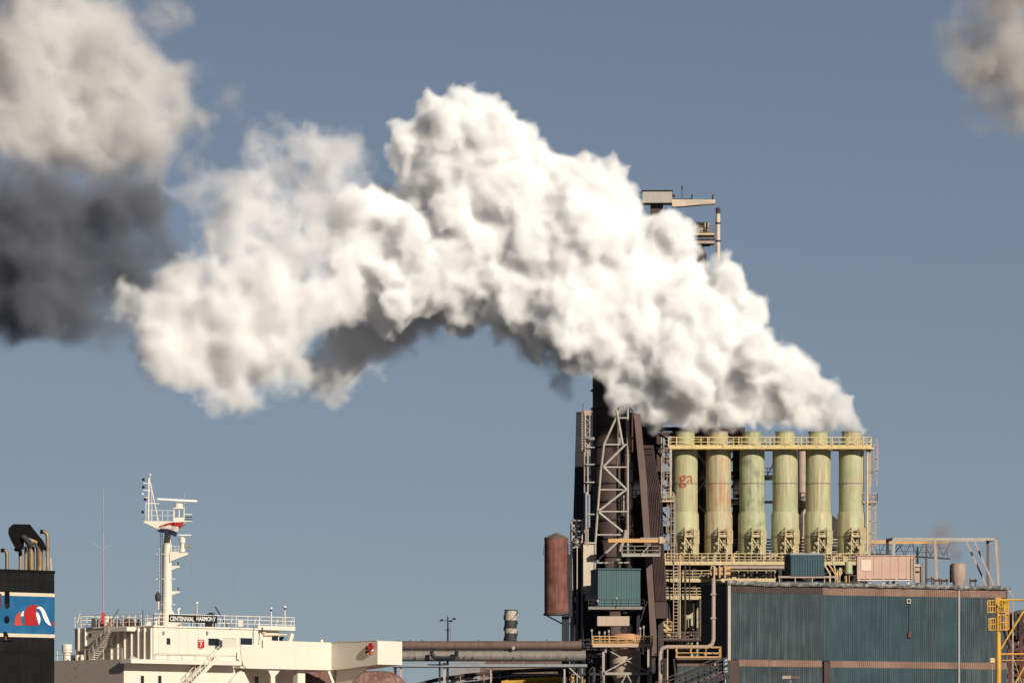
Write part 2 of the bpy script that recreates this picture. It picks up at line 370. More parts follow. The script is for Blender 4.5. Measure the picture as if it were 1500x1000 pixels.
# supporting platforms under the silos
def platform(name, label, px0, px1, py, Y0, Y1, mat, h=1.1, thick=.3, step=1.15, mids=(.33, .66), rmat=None):
    z = zp(py, Y0); a, b = xp(px0, Y0), xp(px1, Y0)
    t = Thing(name, label, 'platform', ((a+b)/2, (Y0+Y1)/2, z-thick))
    t.part('deck', MB().box(a, b, Y0, Y1, z-thick, z), mat)
    t.part('railing', MB().rail([(a, Y0+.06, z), (b, Y0+.06, z)], h, step, .05, mids, .15), rmat or mat)
    t.part('railing', MB().rail([(a+.06, Y0+.12, z), (a+.06, Y1-.06, z)], h, step, .05, mids, .15), rmat or mat)
    t.part('railing', MB().rail([(b-.06, Y0+.12, z), (b-.06, Y1-.06, z)], h, step, .05, mids, .15), rmat or mat)
    t.part('railing', MB().rail([(a, Y1-.06, z), (b, Y1-.06, z)], h, step, .05, mids, .15), rmat or mat)
    return t
p1 = platform('steel_platform', 'pale yellow railed platform directly under the row of silos', 974, 1272, 823.5, 996, 1004, 'paley', step=.75)
p2 = platform('steel_platform', 'pale yellow railed platform on the level below the silos, behind the hall roof', 974, 1136, 848.5, 996, 1004, 'paley')
p3 = platform('steel_platform', 'short pale yellow railed platform above the lower green tank', 974, 1036, 874, 996, 1003, 'paley')
bw = solo('dark_backing', MB().pbox(976, 1262, 811, 862, 1005.5, 1006), 'navy', 'dark backing sheet added behind the platforms under the silos to darken the gaps', 'wall')  # added backing, makes the gaps between the platforms read dark
fs = frame('support_frame', 'dark steel frame of columns carrying the silo platforms', 'framework', 976, 1268, (826, 850.5), 997, 1003, 8, 'darkgrey', .45)
for i in range(90):                         # pumps, valves and lines crowded on the two platforms
    px = random.uniform(980, 1265); lev = random.choice((823.5, 848.5)) if px < 1130 else 823.5
    z0 = zp(lev, 997); x = xp(px, 997); h = random.uniform(.4, 1.2); y = random.uniform(996.9, 999.2)
    m = MB()
    if i % 3: m.path([(x, y, z0), (x, y, z0+h), (x+random.uniform(.3, .7), y, z0+h+.1)], random.uniform(.07, .16), 7)
    else: m.box(x-.25, x+.25, y, y+.5, z0, z0+h*.7)
    (p1 if lev < 830 else p2).part('pipework' if i % 3 else 'equipment_box', m, random.choice(('darkgrey', 'grey', 'pinkst', 'redbrown', 'paley', 'orange', 'paley', 'silo', 'yellow')), smooth=bool(i % 3))

# caged ladders at both ends
def ladder_tower(px, label, segs, Y, mat, pxp=None):
    t = Thing('caged_ladder', label, 'ladder', P(px, segs[-1][1], Y))
    for (a, b, dx) in segs:
        t.part('ladder', MB().ladder(P(px+dx, b, Y), P(px+dx, a, Y), X, .75, .75, .05, 1.5, (0, -1, 0)), mat)
    return t
lt = ladder_tower(977, 'pale caged ladder at the furnace end of the silos', [(641, 735, 0), (722, 823, 6)], 996.2, 'pinkst')
lt.part('rest_platform', MB().box(xp(966, 996), xp(986, 996), 995.2, 997, zp(735, 996), zp(734, 996)).rail([P(966, 734, 995.3), P(986, 734, 995.3)], 1.1, .7), 'paley')
lt.part('stanchion', MB().ptube((982.5, 655), (982.5, 823), 997, 1.3), 'paley')
lt.part('stanchion', MB().ptube((969, 640), (969, 740), 999, 1.1), 'pinkst')
lt = ladder_tower(1278, 'pale caged ladder rising against the sky at the free end of the silos', [(642, 712, 2), (722, 823, -1)], 1000, 'pinkst')
lt.part('rest_platform', MB().box(xp(1264, 999), xp(1285, 999), 999, 1001, zp(736.5, 999), zp(735, 999)).rail([P(1264, 735, 999.05), P(1285, 735, 999.05), P(1285, 735, 1001)], 1.1, .7), 'pinkst')
lt.part('stanchion', MB().ptube((1270.5, 656), (1270.5, 823), 999, 1.6), 'paley')
lt.part('stanchion', MB().ptube((1274, 656), (1274, 823), 999.5, .8), 'yellow')

# lower green tank, its pipes and deck
c = P(1008, 946, 997); t = Thing('lower_tank', 'pale green tank below the lettered silo, half hidden by pipes', 'tank', (c.x, 1000.5, GZ))
cc = Vector((c.x, 1000.5, 0)); zz = [zp(x, 1000.5) for x in (946, 876)]
t.part('shell', MB().lathe([(16*K, GZ), (16*K, zz[1]-1), (16*K, zz[1])], cc, 40), 'silo', smooth=True)
for py in (892, 906, 922): t.part('hoop', MB().lathe([(16.1*K, zp(py, 1000.5)-.04), (16.6*K, zp(py, 1000.5)-.04), (16.6*K, zp(py, 1000.5)+.05), (16.1*K, zp(py, 1000.5)+.05)], cc, 40, False, False), 'grey')
t.part('manhole', MB().path([P(1014, 935, 998.6), P(1007, 929, 998.6), P(1008, 921, 998.6), P(1014, 918, 998.6), P(1021, 921, 998.6), P(1022, 929, 998.6), P(1017, 935, 998.6)], .22, 8), 'brown', smooth=True)
def pipe(label, pts, rpx, mat, Y=None, flanges=(), n=10):
    pp = [P(*p) if len(p) == 3 else P(p[0], p[1], Y) for p in pts]; r = rpx*k(pp[0].y)
    b = min(pp, key=lambda v: v.z); t = Thing('pipe', label, 'pipe', b)
    t.part('run', MB().path(pp, r, n), mat, smooth=True)
    for fx in flanges:
        q = P(*fx) if len(fx) == 3 else P(fx[0], fx[1], Y)
        t.part('flange', MB().box(q.x-r*1.35, q.x+r*1.35, q.y-r*1.35, q.y+r*1.35, q.z-.09, q.z+.09), mat)
    return t
pipe('grey pipe dropping beside the dark wall and turning to the hopper frame', [(1045, 846), (1045, 936), (1043, 943), (1037, 947), (977, 947), (970, 949), (967, 956), (967, 1225)], 3.1, 'pinkst', 952, [(1045, 905), (1045, 870)])
pipe('dark slim pipe down the front of the lower green tank', [(1003.5, 826), (1003.5, 944)], 1.3, 'brown', 995.3, [(1003.5, 900)])
pipe('second dark slim pipe near the tall ladder', [(1010, 826), (1010, 880)], .9, 'brown', 995.3)
pipe('brown pipe standing right of the lower green tank', [(1025.5, 876), (1025.5, 944)], 1.7, 'brownlt', 996, [(1025.5, 912)])
pipe('thin brown pipe between two taller pipes', [(1036.5, 884), (1036.5, 944)], 1.5, 'brown', 996)
pipe('thin dark pipe beside the grey dropping pipe', [(1040.5, 878), (1040.5, 945)], 1.1, 'brown', 995)
pipe('long pinkish pipe along the second platform', [(1060, 831), (1152, 831)], 2.7, 'pinkst', 994.5, [(1100, 831)])
v = Thing('valve_block', 'rusty yellow valve block at the end of the pinkish pipe', 'valve', P(1055, 846, 994))
v.part('body', MB().path([P(1041, 831, 994.3), P(1050, 835, 994.3), P(1070, 832, 994.3)], .32, 8), 'orange', smooth=True)
v.part('body', MB().ptube((1042, 840), (1070, 840), 994.2, 2.8), 'orange', smooth=True)
for px in (1046, 1054, 1062): v.part('bonnet', MB().ptube((px, 846), (px, 828), 993.8, 1.4), 'beige')
tl = Thing('tall_ladder', 'tall pale ladder running down past the lower green tank', 'ladder', P(991, 944, 994.5))
tl.part('ladder', MB().ladder(P(990, 946, 994.5), P(990, 826, 994.5), X, .55, .4, .05), 'pinkst')
tl.part('stanchion', MB().ptube((996, 812), (996, 946), 994.8, .9), 'paley')
st = Thing('stair_tower', 'small yellow stair tower between brown bridge and lower green tank', 'stairs', P(970, 945, 994))
for i, (py, px) in enumerate(((905, 964), (922, 974), (938, 980))):
    a = P(px-3, py, 993.6); st.part('landing', MB().box(a.x, a.x+1.1, 993.5, 995, a.z-.12, a.z).rail([a, a+X*1.1], 1.0, .5, .05), 'orange')
    if i: st.part('flight', MB().bar(P((964, 974)[i-1], (905, 922)[i-1], 993.6), a+X*.8, .12, .3), 'paley')
st.part('stanchion', MB().bar(P(965, 1225, 994.2), P(965, 890, 994.2), .12).bar(P(978, 1225, 994.2), P(978, 905, 994.2), .12), 'paley')

dk = platform('steel_platform', 'low deck with orange railings in front of the small corrugated shed', 991, 1056, 962.5, 949, 953.5, 'brownlt', 1.25, .25, 1.6, (.45,), 'orange')
dk2 = platform('steel_platform', 'narrow deck at the foot of the lower green tank', 953.4, 1036, 936, 993.2, 997.5, 'darkgrey', .9, .2, 1.3, (.5,), 'brownlt')
sh = Thing('shed', 'small shed with beige corrugated strip over teal wall beside the grey pipe', 'shed', P(1021, 1225, 950))
a = P(992, 993, 949.8); zt_, zm = zp(963.5, 949.8), zp(974.5, 949.8)
sh.part('wall', MB().box(a.x, xp(1052, 949.8), 949.8, 953.4, GZ, zm), 'tealb')
sh.part('upper_wall', MB().box(xp(1024, 949.8), xp(1052, 949.8), 949.8, 953.4, zm, zt_), 'redbrown')
sh.part('corrugated_strip', MB().corr((a.x, 949.8, zm), X, -YV, xp(1024, 949.8)-a.x-.02, zt_-zm, .22, .06), 'band')
sh.part('roof', MB().box(a.x-.1, xp(1053, 949.8), 949.6, 953.5, zt_, zt_+.15), 'darkgrey')
sh.part('vent', MB().pbox(1046, 1049, 966, 974, 949.5, 949.78), 'pinkst')

cv = Thing('conveyor', 'dark inclined conveyor gallery climbing to the corner of the hall', 'conveyor', P(970, 1225, 945))
for off, th, mt in ((0, 3, 'darkgrey'), (6, 2.2, 'brown'), (12, 4, 'navy'), (18, 2.5, 'brownlt'), (26, 9, 'darkgrey')):
    cv.part('girder', MB().pbar((960, 1004+off), (1066, 962+off), 945, th), mt)
for i in range(12):
    px = 962+i*9; cv.part('stanchion', MB().pbar((px, 1004-(px-960)*.396), (px, 1030-(px-960)*.396), 944.6, 1.2), 'darkgrey')
cv.part('leg', MB().pbar((1000, 1012), (1000, 1225), 945.5, 4), 'darkgrey'); cv.part('leg', MB().pbar((1060, 990), (1060, 1225), 945.5, 4), 'darkgrey')
cv.part('handrail', MB().pbar((960, 999), (1058, 960), 944, .9), 'brownlt')
sg = solo('sign_board', MB().pbox(1060, 1065.5, 963, 984, 952, 952.15).pbox(1062, 1063.5, 984, 1225, 952.05, 952.12), 'signblue', 'narrow pale blue upright sign at the hall corner', 'sign')

# ---------------------------------------------------------------- hall with teal cladding
YH = 955.0; A0 = P(1066, 860, YH)
dH = Vector((cos(radians(28)), sin(radians(28)), 0)); nH = Vector((sin(radians(28)), -cos(radians(28)), 0))
def hx(px):                                 # distance along the facade for a pixel column
    t = (px-750)/F; return (t*A0.y-A0.x)/(dH.x-t*dH.y)
def hz(py, px=1066): return CZ+(HZ-py)*(A0.y+dH.y*hx(px))/F
hall = Thing('hall', 'large hall clad in dark teal corrugated sheet with brown bands', 'building', (A0.x, A0.y, GZ))
LH = hx(1476); zr = hz(853)
def hp(s, z, o=0): return Vector((A0.x+dH.x*s, A0.y+dH.y*s, z))+nH*o
bk = -nH*6.2
hall.part('body', MB().ext([hp(0, GZ, -.15), hp(LH, GZ, -.15), hp(LH, GZ, -.15)+bk, hp(0, GZ, -.15)+bk], (0, 0, zr-GZ-.1)), 'navy')  # left end wall shows this navy: its shade is painted into the colour
zb1, zb0 = hz(866), hz(874, 1300)
zband = (hz(975), hz(965.2))
xe = [0, hx(1205), hx(1404), LH]
for j, (z0, z1, tag) in enumerate(((zband[1], hz(867.5), 'u'), (GZ+.2, zband[0], 'l'))):
    s = .35
    while s < LH-.2:
        w = min(2.25, LH-s)
        for e in xe[1:]:
            if s < e-.01 < s+w: w = e-s
        mt = 'tealb' if s < xe[1]-.5 else ('tealc' if s < xe[2]-.5 and random.random() < .65 else random.choice(('teal', 'tealb')))
        hall.part('cladding_sheet', MB().corr(hp(s, z0, random.uniform(-.012, .012)), dH, nH, w-.01, z1-z0, .28, .045), mt); s += w
    if j == 0:                              # lap seam across the sheets
        zl = hz(902); hall.part('lap_seam', MB().bar(hp(xe[1]*1.05, zl, .045), hp(xe[2], zl, .045), .03, .035), 'teal')
hall.part('top_band', MB().corr(hp(.5, hz(867.5)+.02), dH, nH, xe[1]-.5, hz(858)-hz(867.5), .28, .06), 'banddk')
hall.part('top_band', MB().corr(hp(xe[1], hz(867.5)-.1, .03), dH, nH, xe[2]-xe[1]-.1, hz(856.5)-hz(867.5), .28, .06), 'band')
hall.part('top_band', MB().corr(hp(xe[2]+.1, hz(867.5)-.1, .03), dH, nH, LH-xe[2]-.3, hz(856.5)-hz(867.5), .28, .06), 'band')
hall.part('top_band', MB().corr(hp(LH-.2, hz(867.5)-.1, -.05), dH, nH, .2, hz(856.5)-hz(867.5), .2, .06), 'banddk')
for a, b in ((hx(1081), xe[1]-.1), (hx(1215), xe[2]-.1), (xe[2]+.1, LH-.1)):
    hall.part('middle_band', MB().corr(hp(a, zband[0], .03), dH, nH, b-a, zband[1]-zband[0], .28, .06), 'band')
for a, b in ((0, hx(1081)-.05), (xe[1], hx(1214))):
    m = MB(); a_ = hp(a, GZ, .1); m.ext([hp(a, GZ, -.1), hp(b, GZ, -.1), hp(b, GZ, .35), hp(a, GZ, .35)], (0, 0, hz(966.5)-GZ)); hall.part('pier', m, 'banddk')
hall.part('corner_trim', MB().ext([hp(-.05, GZ, -.2), hp(.33, GZ, -.2), hp(.33, GZ, .15), hp(-.05, GZ, .15)], (0, 0, zr-GZ-.3)), 'ltgrey')
hall.part('joint_trim', MB().ext([hp(xe[2]-.09, GZ, 0), hp(xe[2]+.09, GZ, 0), hp(xe[2]+.09, GZ, .16), hp(xe[2]-.09, GZ, .16)], (0, 0, zr-GZ-.3)), 'ltgrey')
n = 60; m = MB(); pts = []                  # dented gutter along the eaves
for i in range(n+1): pts.append(hp(-.3+(LH+.5)*i/n, zr-.05+random.uniform(-.07, .07), .12+random.uniform(-.05, .05)))
hall.part('gutter', m.path(pts, [.26+random.uniform(-.05, .06) for _ in pts], 7), 'roofed')
hall.part('roof', MB().ext([hp(-.2, zr-.12, .1), hp(LH+.2, zr-.12, .1), hp(LH+.2, zr-.12, 0)+bk, hp(-.2, zr-.12, 0)+bk], (0, 0, .2)), 'roofed')
q = hx(1330); zc = hz(880, 1330)
f = hall.part('ventilator', MB().ext([hp(q-.28, zc-.28, .06), hp(q+.28, zc-.28, .06), hp(q+.28, zc+.28, .06), hp(q-.28, zc+.28, .06)], nH*.14), 'white')
hall.part('ventilator_hole', MB().path([hp(q, zc, .15), hp(q, zc, .215)], .17, 12), 'black', f)
q = hx(1331); zc = hz(929, 1331); hall.part('junction_box', MB().ext([hp(q-.2, zc-.35, .06), hp(q+.25, zc-.35, .06), hp(q+.25, zc+.3, .06), hp(q-.2, zc+.3, .06)], nH*.18), 'redbrown')
hall.part('conduit', MB().bar(hp(q, zc+.3, .12), hp(q, hz(884, 1331), .12), .05), 'darkgrey')
q = hx(1472); hall.part('rain_pipe', MB().path([hp(q+.3, zr-.2, .1), hp(q+.9, zr-1.0, .3), hp(q+.9, GZ, .3)], .09, 6), 'ltgrey')
lm = Thing('floodlight', 'twin floodlight on a post in front of the hall', 'lamp', P(1158, 1225, 945))
lm.part('post', MB().ptube((1158, 1225), (1158, 992), 945, 1.2), 'grey'); lm.part('lamp_head', MB().pbox(1146, 1159, 989, 993.5, 944.6, 945.6), 'pinkst'); lm.part('lamp_head', MB().pbox(1160, 1172, 989.5, 993, 944.6, 945.6), 'brownlt')

# ---------------------------------------------------------------- on the hall roof
YC = 962.0
cn = Thing('container', 'blue teal corrugated container on a stand on the hall roof', 'container', P(1185, 843, YC))
z0, z1 = zp(843, YC), zp(812.5, YC); x0, x1 = xp(1158.5, YC), xp(1207.5, YC)
cn.part('side', MB().corr((x0, YC, z0), X, -YV, x1-x0, z1-z0, .3, .05), 'contain')
cn.part('body', MB().box(x0+.01, x1, YC+.03, YC+2.6, z0, z1-.01), 'contain')
cn.part('end_wall', MB().add([(x0, YC, z0), (x0, YC, z1), (xp(1150, YC), YC+2.6, z1), (xp(1150, YC), YC+2.6, z0)], [(0, 1, 2, 3)]), 'navy')  # navy instead of teal paints the shade on this end
cn.part('roof', MB().ext([(x0-.05, YC-.12, z1), (x1+.05, YC-.12, z1), (x1+.05, YC+2.6, z1), (xp(1150, YC), YC+2.6, z1)], (0, 0, .22)), 'bluegrey')
cn.part('stand', MB().bar((xp(1140, YC), YC+.2, z0-.12), (xp(1226, YC), YC+.2, z0-.12), .22), 'pinkst')
for px in (1142, 1165, 1190, 1208, 1224): cn.part('leg', MB().bar((xp(px, YC), YC+.2, zr), (xp(px, YC), YC+.2, z0-.2), .12), 'pinkst')
YC = 967.5
pk = Thing('equipment_cabin', 'pink clad rectangular cabin on the hall roof', 'cabin', P(1297, 850, YC))
z0, z1 = zp(847.5, YC), zp(814, YC); x0, x1 = xp(1255.5, YC), xp(1340, YC)
pk.part('body', MB().box(x0, x1, YC+.02, YC+2.8, z0, z1), 'pink')
for i in range(7):
    a = x0+(x1-x0)*i/7; pk.part('wall_panel', MB().box(a+.015, a+(x1-x0)/7-.015, YC-.05, YC+.01, z0+.02, z1-.05), 'pink')
pk.part('roof', MB().box(x0-.1, x1+.1, YC-.15, YC+2.9, z1, z1+.1), 'pink')
pk.part('pale_hatch', MB().pbox(1261.5, 1276, 819.5, 835.5, YC-.12, YC-.06), 'pinklt')
pk.part('base_beam', MB().pbox(1256, 1333, 848.5, 850, YC-.3, YC-.05), 'pinklt')
for px in (1258, 1275, 1294, 1313, 1331): pk.part('foot', MB().bar((xp(px, YC), YC+.1, zr), (xp(px, YC), YC+.1, z0), .16), 'pinklt')
pk.part('ladder', MB().ladder(P(1337, 852, YC-.2), P(1337, 815, YC-.2), X, .35, .3, .03), 'ltgrey')
# gantry over the roof
gt = Thing('roof_gantry', 'open grey steel gantry over the far end of the hall roof', 'gantry', P(1380, 853, 985))
Ya, Yb = 973, 978
gt.part('top_beam', MB().bar(P(1308, 789, Ya), P(1458, 789.5, Ya), .3), 'ltgrey'); gt.part('top_beam', MB().bar(P(1300, 790.5, Yb), P(1448, 791, Yb), .3), 'ltgrey')
gt.part('end_beam', MB().bar(P(1308, 789, Ya), P(1300, 790.5, Yb), .3), 'darkgrey'); gt.part('end_beam', MB().bar(P(1458, 789.5, Ya), P(1448, 791, Yb), .3), 'darkgrey')
for px, y, mt in ((1309, Ya, 'ltgrey'), (1369, Ya, 'pinkst'), (1458.5, Ya, 'pinkst'), (1300, Yb, 'darkgrey'), (1447, Yb, 'brownlt')):
    a = P(px, 789, y); gt.part('post', MB().bar((a.x+(.35 if px in (1369, 1458.5) else 0), y, zr), a, .34), mt)
for a, b in (((1415, 792), (1446, 860)), ((1427, 791), (1458, 862))): gt.part('brace', MB().pbar(a, b, 976, 2.6), 'pinkst')
gt.part('brace', MB().pbar((1311, 808), (1322, 797), Ya+.3, 2.2), 'darkgrey')
br = Thing('footbridge', 'brown trussed footbridge behind the gantry against the sky', 'bridge', P(1330, 815, 1015))
br.part('upper_chord', MB().bar(P(1276, 793.5, 1012), P(1390, 793.5, 1012), .45), 'orange')
br.part('lower_chord', MB().bar(P(1276, 811, 1012), P(1392, 818, 1012), .2), 'darkgrey')
for i in range(12): br.part('web_member', MB().pbar((1278+i*9.5, 794+(i % 2)*20), (1287+i*9.5, 814-(i % 2)*20), 1012, 1.1), 'darkgrey')
br.part('railing', MB().rail([P(1276, 812, 1011), P(1388, 818, 1011)], 1.3, 1.0, .03), 'darkgrey')
br.part('pier', MB().bar((xp(1344, 1012), 1012, GZ), P(1344, 800, 1012), .25), 'darkgrey'); br.part('pier', MB().bar((xp(1357, 1012), 1012, GZ), P(1357, 796, 1012), .25), 'brownlt')
rt = Thing('roof_tank', 'small round beige tank smoking on the hall roof', 'tank', P(1404, 856, 974))
c = P(1404, 856, 974); kk = k(974)
rt.part('shell', MB().lathe([(8.5*kk, zr-c.z), (8.5*kk, 3*kk), (11.2*kk, 7*kk), (11.2*kk, 30*kk), (11.6*kk, 30*kk), (11.6*kk, 31*kk), (10.4*kk, 31*kk), (10.4*kk, 28*kk)], c, 32), 'pinkst', smooth=True)
rt.part('shaft', MB().pbox(1391.5, 1397, 827, 852, 975.2, 976), 'darkgrey')
bx = Thing('roof_unit', 'grey ventilation unit with a pipe beside the pink cabin', 'ventilation unit', P(1346, 853, 970.4))
bx.part('casing', MB().pbox(1340.5, 1353, 829, 853, 970.4, 972), 'pinkst'); bx.part('hood', MB().pbox(1340, 1348, 826, 829.5, 970.2, 972.1), 'ltgrey'); bx.part('louvre', MB().pbox(1341, 1347, 836, 838, 970.3, 970.39), 'black')
bx.part('pipe', MB().path([P(1352, 853, 970), P(1352, 824, 970), P(1349, 823, 970)], .1, 6), 'grey')
pipe('pale upright vent pipe on the hall roof behind the pink cabin', [(1357, 853), (1357, 818)], 1.6, 'brownlt', 974)
for i, (px, h) in enumerate(((1361, 8), (1372, 6), (1383, 5), (1425, 5))):
    c = Thing('pipe_rack', ('dark pipe rack by the pink cabin end on the hall roof', 'dark pipe rack under the gantry middle post', 'low pipe rack between gantry post and roof tank', 'low pipe rack right of the smoking roof tank')[i], 'pipe rack', P(px, 853, 971))
    for j in range(3): c.part('line', MB().ptube((px-5, 853-h*(j+1)/3.2), (px+6, 852.5-h*(j+1)/3.2), 970.6+j*.3, .8), ('redbrown', 'darkgrey', 'pinkst')[j])
    for dx in (-4, 4): c.part('stand', MB().bar((xp(px+dx, 971), 971, zr), P(px+dx, 853-h-1, 971), .12), 'brown')
jn = Thing('pipe_cluster', 'tangle of yellow and brown pipes on the roof between container and pink cabin', 'pipework', P(1231, 853, 963.5))
for i in range(16):
    a = random.uniform(1212, 1252); b = a+random.uniform(-12, 12); u = random.uniform(818, 838)
    jn.part('pipe_run', MB().path([P(a, 853, 963+random.uniform(0, 2)), P(a, (853+u)/2, 964), P(b, u, 964.5)], random.uniform(.05, .13), 6), random.choice(('paley', 'pinkst', 'brown', 'orange', 'ltgrey', 'silo')), smooth=True)
jn.part('drum', MB().lathe([(.45, 0), (.45, 1.4)], P(1243, 840, 964), 16), 'silo', smooth=True)

# ---------------------------------------------------------------- yellow crane portal and red brown plant at the far right
cr = Thing('crane_portal', 'rust spotted yellow tubular crane portal before the hall end', 'crane', P(1462, 1225, 925)); Yc = 925
cr.part('leg', MB().path([P(1462.5, 1225, Yc), P(1462.5, 953.4, Yc), P(1462, 882, Yc)], [4.2*k(Yc), 4*k(Yc), 3.0*k(Yc)], 12), 'crane', smooth=True)
for a, b, w in (((1463, 878), (1540, 878.5), 3.2), ((1464, 957.5), (1540, 957), 3.2), ((1455, 966.5), (1540, 966.5), 1.6), ((1466, 950), (1520, 860), 3.2), ((1485, 1004), (1520, 940), 3), ((1540, 850), (1540, 1225), 8)):
    cr.part('tube', MB().ptube(a, b, Yc, w*.5), 'crane', smooth=True)
cr.part('gusset', MB().pext([(1458, 875), (1466, 874), (1468, 882), (1463, 888), (1459, 884)], Yc-.4, .8), 'crane')
for a, b, t_, u_ in ((1447, 1458, 879, 896), (1449, 1458, 905, 922), (1466, 1475, 879, 896), (1466, 1477, 900, 922), (1474, 1478, 879, 921)):
    m = MB()
    p0, p1_ = P(a, u_, Yc-.5), P(b, t_, Yc-.5)
    for y in (Yc-.5, Yc+.5):
        for zq in (p0.z, (p0.z+p1_.z)/2, p1_.z): m.bar((p0.x, y, zq), (p1_.x, y, zq), .09)
        for xq in (p0.x, (p0.x*2+p1_.x)/3, (p0.x+2*p1_.x)/3, p1_.x): m.bar((xq, y, p0.z), (xq, y, p1_.z), .07)
    cr.part('cage', m, 'crane')
cr.part('sheave', MB().pbox(1450.5, 1457, 963, 970, Yc-.3, Yc+.3), 'paley'); cr.part('hose', MB().path([P(1470, 922, Yc), P(1474, 935, Yc), P(1479, 950, Yc)], .12, 6), 'black')
cr.part('cable', MB().pbar((1454, 970), (1452, 1225), Yc, .6), 'ltgrey'); cr.part('cable', MB().pbar((1486, 967), (1500, 1010), Yc, .6), 'paley')
rb = frame('red_brown_plant', 'dark red brown plant structure behind the yellow crane', 'framework', 1479, 1530, (897, 915, 930, 948, 968, 985), 1005, 1015, 4, 'redbrown', .5)
for i in range(14):
    px = random.uniform(1481, 1512); py = random.uniform(900, 990)
    rb.part('equipment_box', MB().pbox(px, px+random.uniform(4, 12), py, py+random.uniform(4, 12), 1006+random.random(), 1010), random.choice(('redbrown', 'darkgrey', 'brown', 'navy')))
for i, px in enumerate((1483, 1489, 1494)): rb.part('pipe_loop', MB().path([P(px, 930, 1004), P(px, 896-i, 1004), P(px+4, 895-i, 1004), P(px+4, 930, 1004)], .12, 6), 'darkgrey')
# ---------------------------------------------------------------- blast furnace side
up = Thing('uptake_duct', 'huge dark brown vertical duct with hoops rising into the steam', 'duct', (xp(895, 1006), 1006, GZ))
c = Vector((xp(895, 1006), 1006, 0)); r = 27*k(1006)
up.part('shell', MB().lathe([(r, GZ), (r, zp(500, 1006))], c, 40), 'brown', smooth=True)
for py in range(545, 850, 27): up.part('hoop', MB().lathe([(r, zp(py, 1006)-.12), (r+.22, zp(py, 1006)-.12), (r+.22, zp(py, 1006)+.12), (r, zp(py, 1006)+.12)], c, 40, False, False), 'darkgrey')
up.part('side_pipe', MB().ptube((921, 1225), (918, 590), 1004, 5), 'brown', smooth=True)
tw = Thing('lattice_tower', 'pale grey tubular lattice tower in front of the brown duct', 'tower', (xp(895, 990), 990, GZ)); YL = 990
for pts in ([(909, 597), (885, 650), (880, 690), (872, 795), (871, 845)], [(919.5, 596), (919.5, 845)]):
    tw.part('chord', MB().path([P(a, b, YL) for a, b in pts], 1.7*k(YL), 8), 'white', smooth=True)
tw.part('rear_chord', MB().path([P(906, 597, YL+7), P(904, 700, YL+7), P(905, 845, YL+7)], 1.5*k(YL), 8), 'brownlt', smooth=True)
for a, b in (((903, 612), (919, 612)), ((885, 651), (919, 651)), ((882, 684), (919, 684)), ((879, 717), (919, 717)), ((876, 749), (919, 749)), ((873, 783), (919, 783)), ((872, 824), (919, 824))):
    tw.part('horizontal', MB().ptube(a, b, YL, 1.3), 'ltgrey', smooth=True)
for a, b in (((884, 683), (916, 651)), ((884, 684), (917, 716)), ((877, 748), (917, 717)), ((877, 750), (914, 780)), ((874, 822), (914, 785)), ((903, 600), (912, 650))):
    tw.part('diagonal', MB().ptube(a, b, YL-.2, 1.8), 'ltgrey', smooth=True)
tw.part('knee_joint', MB().path([P(917, 776, YL-.5), P(915, 789, YL-.5)], 3.0*k(YL), 10), 'pinkst', smooth=True)
tw.part('strut', MB().ptube((914, 788), (899, 838), YL-.5, 2.6), 'pinkst', smooth=True)
for pxx, a, b, w, mt in ((923, 676, 706, 4, 'bluegrey'), (924, 712, 744, 2.5, 'beigelt'), (912, 725, 755, 2.5, 'beigelt'), (908, 640, 650, 2, 'bluegrey'), (922, 638, 655, 2.6, 'orange')):
    tw.part('riser_box', MB().pbox(pxx-w, pxx+w, a, b, YL+1, YL+2), mt)
for i in range(9): tw.part('rung_platform', MB().pbox(916, 928, 640+i*22, 641.2+i*22, YL+.6, YL+2.4), 'darkgrey')
tw.part('conduit', MB().ptube((926, 600), (927, 845), YL+2.6, 1.2), 'redbrown'); tw.part('conduit', MB().ptube((910, 640), (911, 845), YL+3, 1.4), 'darkgrey')
ns = Thing('dark_shaft', 'tall navy sheet metal shaft at the edge against the sky', 'shaft', (xp(855, 1000), 1000, GZ))
ns.part('casing', MB().ext([P(844.5, 603, 1000), P(868, 603, 1000), P(868, 1225, 1000), P(838, 1225, 1000), P(840, 760, 1000)], (0, 4, 0)), 'navy')
for py in (603, 660, 720, 770): ns.part('sheet_joint', MB().pbar((843, py+1.5), (868, py+1.5), 999.9, 1), 'darkgrey')
lp = Thing('pipe_stack', 'slender stack of pale pipes and ladders on the navy shaft', 'pipework', P(861, 800, 989)); YQ = 989
lp.part('head_frame', MB().pbox(855, 866, 600.5, 608, YQ, YQ+1), 'pinkst'); lp.part('aerial', MB().ptube((854, 590), (854, 604), YQ, .4), 'darkgrey')
lp.part('ladder', MB().ladder(P(855, 660, YQ-.2), P(855, 604, YQ-.2), X, .38, .3, .04), 'beige')
for i in range(9): lp.part('lattice_member', MB().pbar((858+(i % 2)*6, 612+i*6), (864-(i % 2)*6, 618+i*6), YQ, 1), 'bluegrey')
for px in (858, 864): lp.part('lattice_member', MB().pbar((px, 608), (px, 668), YQ, 1.1), 'ltgrey')
lp.part('standpipe', MB().ptube((861, 650), (861, 800), YQ, 1.2), 'ltgrey'); lp.part('standpipe', MB().ptube((856, 660), (856, 780), YQ, .9), 'pinkst')
for py in (640, 654, 679, 705, 752): lp.part('bracket', MB().pbox(858, 871, py, py+1.6, YQ-.4, YQ+1.5), 'ltgrey')
lp.part('bracket_box', MB().pbox(862, 871, 640, 644, YQ-.6, YQ+.8), 'grey')
lp.part('blue_duct', MB().pbox(857.5, 860.5, 720, 775, YQ-.5, YQ+.5), 'bluegrey'); lp.part('blue_duct', MB().pbox(862, 864.5, 724, 772, YQ-.3, YQ+.5), 'bluegrey')
